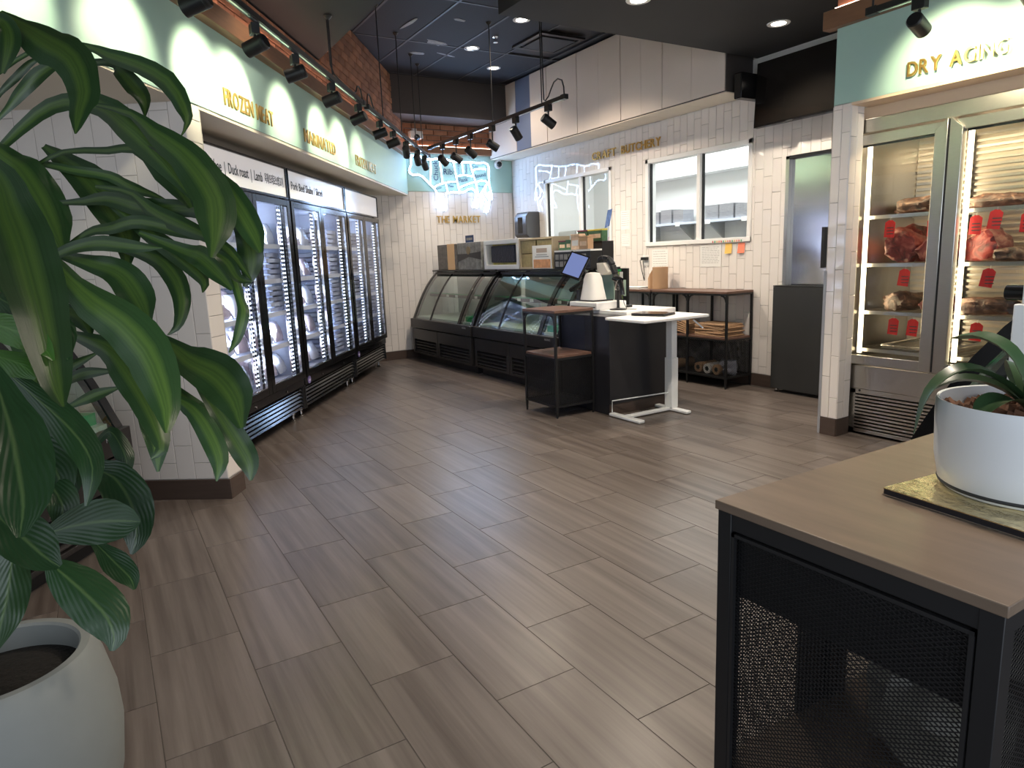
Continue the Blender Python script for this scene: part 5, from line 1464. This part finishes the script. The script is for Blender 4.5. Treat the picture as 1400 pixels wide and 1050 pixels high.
for pth in OUT: flex(pth, .0115, 'neon_outline')
for pth in CUT: flex(pth, .0095, 'neon_cut_line')
for p in ((140, 220), (300, 420), (620, 140), (1240, 360), (870, 605), (530, 640), (1150, 690)):
    q = cz(*p); MB().tube([(q[0], 0, q[2]), (q[0], .028, q[2])], .007, 6).build('standoff', K['chrome'], t)
for txt, zx, zy, h, rot in (('Chuck', 508, 452, .075, -PI / 2), ('Rib', 580, 355, .085, 0), ('Short loin', 818, 348, .030, -PI / 2), ('Sirloin', 930, 338, .036, -PI / 2), ('Rump', 1005, 240, .032, 0), ('Round', 1030, 400, .055, -.18), ('Flank', 795, 470, .055, -.16), ('Plate', 640, 540, .034, 0), ('Brisket', 470, 585, .024, -.3), ('Shank', 1085, 530, .026, 0), ('Flank', 835, 560, .026, -.3)):
    q = cz(zx, zy); textline(txt, h, t, K['bluetext'], (q[0], .020, q[2]), rot=(0, rot, 0))

# ================================================================ CEILING FITTINGS, CAMERAS, TV
for i, (x, y, z) in enumerate(DOWN[:2] + DOWN[6:]):
    t = thing('recessed_downlight', ('recessed downlight in the low charcoal ceiling near the wall screen', 'recessed downlight at the top frame edge in the low charcoal ceiling', 'left downlight of the three in the high black ceiling', 'farthest downlight in the high black ceiling', 'right downlight in the high black ceiling beside the sprinkler')[i], 'light', (x, y, z), 0, 'recessed ceiling downlights')
    MB().lathe([(.055, -.003), (.085, -.005), (.088, .0)], 32).build('trim_ring', K['white'], t); MB().lathe([(.0, -.002), (.058, -.002)], 32).build('lamp_lens', emis('downlight_lens', (1, .90, .78), 14), t)
t = thing('sprinkler', 'small chrome fire sprinkler in the high black ceiling', 'sprinkler', (3.945, 6.663, 3.655))
MB().lathe([(.035, 0), (.03, -.008), (.01, -.012), (.008, -.05)], 16).build('escutcheon', K['chrome'], t); MB().lathe([(.004, -.05), (.026, -.052), (.026, -.056), (.0, -.057)], 16).build('deflector', K['chrome'], t)
t = thing('ceiling_vent', 'square black air vent set in the high ceiling', 'vent', (4.57, 6.58, 3.655))
mb = MB(); mb.box(-.29, .29, -.29, -.24, -.02, 0).box(-.29, .29, .24, .29, -.02, 0).box(-.29, -.24, -.24, .24, -.02, 0).box(.24, .29, -.24, .24, -.02, 0)
mb.build('frame', K['satin'], t); B(-.21, .21, -.21, .21, -.028, -.016).build('diffuser_plate', mat('grey_black_plate', (.03, .032, .038), .6), t)
for i, (x, y, s) in enumerate(((2.95, 6.55, .16), (3.45, 7.05, .14), (3.42, 7.52, .12), (3.35, 6.25, .10))):
    pass
t = thing('dome_camera', 'white dome security camera on the back wall right of the neon cow', 'camera', (5.23, BY - .006, 2.69))
MB().lathe([(.0, 0), (.062, 0), (.065, .02), (.055, .045), (.0, .05)], 24).build('mount', K['white'], t).rotation_euler = (PI / 2, 0, 0)
MB().lathe([(.04, .044), (.036, .065), (.022, .08), (.0, .084)], 20).build('dome', K['gloss'], t).rotation_euler = (PI / 2, 0, 0)
MB().tube([(.04, -.01, .03), (.10, -.006, .09), (.13, -.006, .18)], .004, 6).build('cable', K['satin'], t)
t = thing('wall_camera', 'white boxy security camera high on the brick corner', 'camera', (3.92, BY - .03, 3.02))
B(-.09, .09, -.10, .0, -.05, .05).build('housing', K['white'], t, bevel=.01); MB().lathe([(.0, 0), (.04, .0), (.036, .03), (.0, .05)], 16).build('lens', K['gloss'], t, (0, -.09, -.03)).rotation_euler = (PI / 2 + .5, 0, 0)
B(-.03, .03, -.03, .002, .05, .09).build('bracket', K['white'], t)
t = thing('wall_screen', 'large black flat screen hung high on the white wall beside the dry aging column', 'screen', (5.30, 4.40, 2.42), ROT_R)
B(0, 1.22, .01, .06, 0, .56).build('screen_body', K['gloss'], t, bevel=.004); B(.012, 1.208, .006, .012, .016, .548).build('screen_glass', K['tv'], t, smooth=False)
B(.4, .8, .06, .17, .15, .45).build('wall_bracket', K['satin'], t); B(.35, .42, -.002, .014, -.008, .004).build('sensor_bar', K['greydark'], t)
t.rotation_euler = (-.06, 0, ROT_R)
t = thing('speaker_box', 'small black box mounted at the left edge of the wall screen', 'box', (5.16, 4.50, 2.68), ROT_R)
B(0, .08, 0, .28, 0, .22).build('body', K['gloss'], t, bevel=.004); B(.005, .075, -.004, .001, .01, .21).build('front_face', K['satin'], t)

# ================================================================ WALL ITEMS
t = thing('towel_dispenser', 'dark grey paper towel dispenser on the white tile beside the first window', 'dispenser', (5.235, 8.52, 1.60), ROT_R)
MB().prism([(0, .05), (.0, .30), (.05, .37), (.228, .37), (.228, .0), (.06, .0)], 'x', 0, .32).build('body', mat('smoky_grey_plastic', (.07, .07, .075), .25), t, bevel=.012)
B(.10, .22, -.003, .003, .08, .30).build('window_strip', K['gloss'], t, bevel=.002); B(.04, .28, .06, .20, -.006, .003).build('paper_slot', K['satin'], t)
t = thing('wall_outlet', 'white double socket plate with a black plug and hanging cord above the work table', 'socket', (RX - .002, 6.06, 1.19), ROT_R)
B(0, .10, -.006, .0, 0, .12).build('plate', K['white'], t, bevel=.002); B(.01, .10, -.05, -.006, .065, .10).build('plug', K['satin'], t, bevel=.004)
MB().tube([(.01, -.03, .08), (-.02, -.03, .06), (.0, -.02, -.06), (.04, -.02, -.17), (.045, -.02, -.10), (.03, -.03, .06)], .0045, 6).build('cord', K['satin'], t)


def notice(label, y, z, w, h, lines, seed=0, m='paper', col='darktext'):
    t = thing('notice', label, 'notice', (RX - .002, y, z), ROT_R); B(0, w, -.0015, 0, 0, h).build('sheet', K[m], t)
    r = random.Random(seed); mb = MB()
    for i in range(lines):
        zz = h * (.9 - .8 * i / lines); x = w * .08
        while x < w * .85:
            L = w * (.04 + .12 * r.random()); mb.box(x, min(x + L, w * .92), -.0022, -.0015, zz, zz + h * .018); x += L + w * .03
    mb.build('printing', mat('grey_ink', (.35, .34, .34), .7) if col == 'grey' else K[col], t)
    return t


notice('white notice sheet taped beside the socket behind the kraft roll', 5.91, 1.13, .26, .24, 7, 1, col='grey')
notice('white printed notice under the right window', 5.175, 1.17, .28, .22, 10, 2, col='grey')
notice('faint sheet taped between the two windows, upper', 6.45, 1.62, .16, .22, 7, 3, col='grey')
notice('faint sheet taped between the two windows, lower', 6.44, 1.42, .15, .15, 5, 4, col='grey')
K['yellow'] = mat('orange_yellow_note', (.85, .52, .12), .6); K['coral'] = mat('coral_note', (.85, .24, .14), .6)
for (lab, y, m) in (('orange yellow sticky note under the right window', 4.84, 'yellow'), ('coral red sticky note under the right window', 4.68, 'coral')):
    t = thing('sticky_note', lab, 'sticky note', (RX - .003, y, 1.30), ROT_R, 'sticky notes under the right window')
    MB().strip([(-.012, 0), (-.003, .05), (0, .10)], 'x', 0, .085, .001).build('note', K[m], t)
t = thing('flag_strip', 'strip of tiny coloured index flags on the sill of the right window', 'strip', (RX - .016, 5.02, 1.408), ROT_R)
B(0, .42, -.002, 0, 0, .028).build('backing', K['paper'], t)
for i in range(14): B(.02 + i * .028, .036 + i * .028, -.004, -.002, .004, .024).build('flag', K[['red', 'coral', 'yellow', 'green'][(i * 3) % 4]], t)

# ================================================================ GIFT BOXES AND CARDS ON THE DELI CASES
ZC = 1.2155
K['granite'] = mat('mottled_grey_wrap', (.13, .115, .10), .4, noise=.9, nscale=22)
K['darkwrap'] = mat('dark_grey_ribbon', (.035, .033, .035), .35)
K['wrapw'] = mat('silver_floral_wrap', (.26, .25, .23), .4, noise=.9, nscale=16)
K['goldband'] = mat('apricot_band', (.85, .52, .25), .4)
t = thing('gift_box', 'mottled grey gift box with an apricot band at the left end of the case top', 'gift box', (4.07, 8.68, ZC), ROT_R)
B(0, .60, 0, .24, 0, .335).build('box', K['granite'], t, bevel=.004); B(.31, .52, -.003, .243, -.0, .338).build('band', K['goldband'], t)
t = thing('gift_box', 'grey floral wrapped gift box with a dark cross ribbon on the case top', 'gift box', (4.07, 8.07, ZC), ROT_R)
B(0, .64, 0, .24, 0, .34).build('box', K['wrapw'], t, bevel=.004)
MB().prism([(0, .20), (0, .10), (.32, .16), (.64, .12), (.64, .22), (.32, .20)], 'y', -.004, -.0005).build('ribbon', K['darkwrap'], t)
MB().tube([(.32, -.004, .24), (.32, -.012, .24)], .05, 20).build('seal', mat('bronze_seal', (.30, .22, .12), .4, .4), t)
t = thing('small_card', 'small dark patterned card standing on the floral gift box', 'card', (4.15, 7.98, ZC + .342), ROT_R)
B(0, .22, 0, .004, 0, .09).build('card', K['bluetext'], t); B(.0, .22, .004, .05, 0, .004).build('fold', K['bluetext'], t); B(.03, .19, -.001, 0, .03, .06).build('print', K['wrapw'], t)
t = thing('display_box', 'white framed display box with a dark quilted cushion and gold lining', 'gift box', (4.07, 7.36, ZC), ROT_R)
mb = MB(); f = .05; mb.box(0, .80, 0, .22, 0, f).box(0, .80, 0, .22, .34 - f, .34).box(0, f, 0, .22, f, .34 - f).box(.80 - f, .80, 0, .22, f, .34 - f); mb.build('frame', K['white'], t, bevel=.003)
B(f, .80 - f, .10, .20, f, .34 - f).build('gold_lining', mat('gold_satin', (.70, .58, .18), .35, .3, noise=.5, nscale=15), t)
B(.12, .67, .03, .10, .075, .275).build('quilted_pad', mat('navy_quilt', (.02, .022, .04), .45, noise=.5, nscale=40, bump=1), t, bevel=.015)
t = thing('tray_of_boxes', 'open carton holding four tan packets beside the framed box', 'box', (4.07, 6.54, ZC), ROT_R)
mb = MB(); mb.box(0, .66, 0, .22, 0, .02).box(0, .66, 0, .22, .31, .33).box(0, .02, 0, .22, .02, .31).box(.64, .66, 0, .22, .02, .31).box(.02, .64, .20, .22, .02, .31); mb.build('carton', mat('tan_carton', (.52, .42, .28), .6), t)
for x in (.03, .345):
    for z in (.022, .168): B(x, x + .285, .01, .19, z, z + .138).build('packet', mat('olive_gold_packet', (.36, .28, .13), .45, noise=.4, nscale=25), t, bevel=.004)
t = thing('menu_card', 'white card with an orange food print leaning on the tan carton', 'card', (4.035, 6.22, ZC), ROT_R)
B(0, .36, 0, .006, 0, .245).build('card', K['paper'], t); B(.02, .34, -.001, 0, .01, .10).build('food_print', mat('orange_print', (.62, .30, .14), .5, noise=.6, nscale=20), t); B(.08, .28, -.001, 0, .17, .215).build('headline', mat('grey_orange_print', (.45, .36, .30), .6), t); B(.0, .36, .0, .03, -.0, .004).build('foot', K['paper'], t)
for q in ((.08, .28, .145, .150), (.05, .31, .125, .130)): B(q[0], q[1], -.001, 0, q[2], q[3]).build('print_line', K['darktext'], t)
t = thing('price_board', 'black card box with white pictures on the case top below the small jars', 'box', (4.03, 5.80, ZC), ROT_R)
B(0, .60, 0, .14, 0, .165).build('box', K['satin'], t, bevel=.002); B(0, .60, 0, .14, .166, .182).build('white_lid', K['paper'], t)
for i in range(7):
    for z in (.02, .09): B(.02 + i * .075, .08 + i * .075, -.0015, 0, z, z + .052).build('picture', K['wrapw'], t)
JB = [(4.08, 5.79, ZC + .183, .13, .095, 'small maroon lidded carton at the left on the price box', 'maroon'), (4.07, 5.655, ZC + .183, .10, .10, 'small green carton between the maroon one and the pale one', 'green2'), (4.06, 5.55, ZC + .183, .14, .15, 'pale carton with an orange label in the middle of the price box', 'label'),
      (4.18, 5.60, ZC + .255, .16, .115, 'topmost maroon lidded carton of the spice display', 'maroon'), (4.18, 5.43, ZC + .255, .22, .115, 'yellow lidded carton at the top right of the spice display', 'lemon'), (4.06, 5.38, ZC + .183, .14, .125, 'plain brown cube carton at the right end of the spice display', 'kraft')]
tt = thing('display_riser', 'black riser block at the back of the price box under the top cartons', 'riser', (4.175, 5.80, ZC), ROT_R)
B(0, .60, .0, .14, .0, .250).build('riser_block', K['satin'], tt, bevel=.003); B(0, .60, -.003, .145, .2505, .2535).build('riser_top', K['darkwrap'], tt)
K['maroon'] = mat('maroon_lid', (.16, .03, .05), .4); K['green2'] = mat('dark_green_label', (.06, .14, .07), .4, noise=.6, nscale=30); K['label'] = mat('cream_orange_label', (.75, .52, .36), .5, noise=.4, nscale=25); K['lemon'] = mat('lemon_lid', (.75, .62, .12), .4)
for (x, y, z, w, h, lab, m) in JB:
    t = thing('spice_carton', lab, 'carton', (x - (.03 if m == 'kraft' else 0), y, z), ROT_R, 'small cartons on the deli case')
    B(0, w, 0, .07, 0, h * .86).build('carton', K['green2'] if m in ('maroon', 'lemon', 'green2') else K[m], t, bevel=.003)
    B(-.002, w + .002, -.002, .072, h * .86 + .001, h).build('lid', K[m], t, bevel=.002); B(.02, w - .02, -.002, -.0003, h * .25, h * .6).build('label_panel', K['label'] if m != 'label' else K['paper'], t)
t = thing('price_flag', 'small blue printed flag tilted on a clip above the spice display', 'flag', (4.37, 5.36, ZC + .30), ROT_R)
MB().tube([(0, 0, -.30), (0, 0, .12)], .004, 8).build('clip_rod', K['chrome'], t); MB().prism([(-.04, .08), (.03, .10), (.08, .26), (.01, .25)], 'y', -.002, .002).build('flag_card', mat('blue_print', (.12, .20, .45), .4, noise=.8, nscale=30), t)
MB().lathe([(.05, -.30), (.05, -.292), (.01, -.285)], 16, caps=(True, True)).build('clip_base', K['satin'], t)

# ================================================================ PREP ROOM SHELF
t = thing('wall_shelf', 'white shelf on grey triangular brackets seen through the right window', 'shelf', (6.98, 7.95, 1.70), ROT_R)
B(0, 2.6, 0, .32, .0, .03).build('shelf_board', K['wire'], t)
for x in (.22, .90, 1.45, 2.05):
    MB().prism([(0.02, -.002), (.32, -.002), (.32, -.22)], 'x', x, x + .02).build('bracket', mat('grey_bracket', (.42, .42, .40), .5), t)
    B(x - .03, x + .06, -.004, .0, -.02, .035).build('price_card', K['paper'], t)
for i, (y, w, n) in enumerate(((7.55, .22, 9), (7.30, .22, 10), (7.06, .20, 9), (6.45, .26, 10), (6.22, .26, 10), (5.95, .24, 9))):
    t = thing('container_stack', ('stack of clear lidless tubs, %s on the shelf behind the right window' % ('leftmost', 'second from left', 'third from left', 'fourth from left', 'second from right', 'rightmost')[i]), 'container stack', (7.02, y, 1.731), ROT_R, 'clear tub stacks in the prep room')
    for k in range(n):
        z = k * .019; mb = MB(); a = w / 2
        mb.v = [(-a * .9, 0, z), (a * .9, 0, z), (a * .9, .2, z), (-a * .9, .2, z), (-a, -.006, z + .0175), (a, -.006, z + .0175), (a, .206, z + .0175), (-a, .206, z + .0175)]
        for q in ((0, 3, 2, 1), (0, 1, 5, 4), (1, 2, 6, 5), (2, 3, 7, 6), (3, 0, 4, 7), (4, 5, 6, 7)): mb.face(*q)
        mb.build('tub', K['clearstack'], t, smooth=False)
t = thing('prep_room_cabinet', 'grey steel cabinet seen through the left window', 'cabinet', (6.4, 9.1, 0), ROT_R)
B(0, .5, 0, .6, 0, 1.72).build('body', K['steel'], t, bevel=.03); B(.02, .48, -.012, .0, .1, 1.65).build('door', K['steel'], t, bevel=.004); B(.05, .07, -.04, -.012, .9, 1.2).build('handle', K['chrome'], t)
t = thing('prep_room_table', 'pale steel prep table with pink trays seen through the left window', 'table', (6.45, 8.35, 0), ROT_R)
B(0, .9, 0, .6, 1.48, 1.52).build('table_top', K['steel'], t); B(.02, .88, .02, .58, .2, 1.48).build('table_body', K['whitep'], t)
tag(B(.15, .75, 0, .3, 0, .07).build('pink_tray', mat('pink_tray', (.62, .42, .46), .5), None, (6.55, 8.2, 1.521), ROT_R, bevel=.01), 'pink flat tray on the prep table behind the left window', 'tray')

# ================================================================ DARK PANEL BY THE DOOR
t = thing('dark_panel', 'dark grey chest high panel standing in front of the steel door', 'panel', (5.34, 4.155, 0), ROT_R)
B(0, .62, 0, .085, .035, .985).build('panel', K['greydark'], t, bevel=.003); B(0, .62, -.001, .09, .987, .997).build('top_edge', K['satin'], t)
for x in (.04, .52): MB().lathe([(.018, 0), (.022, .006), (.010, .012), (.010, .035)], 10, (x, .04), (True, True)).build('foot', K['chrome'], t)

for o in list(D.objects):
    if o.type == 'LIGHT': o.data.use_shadow = True
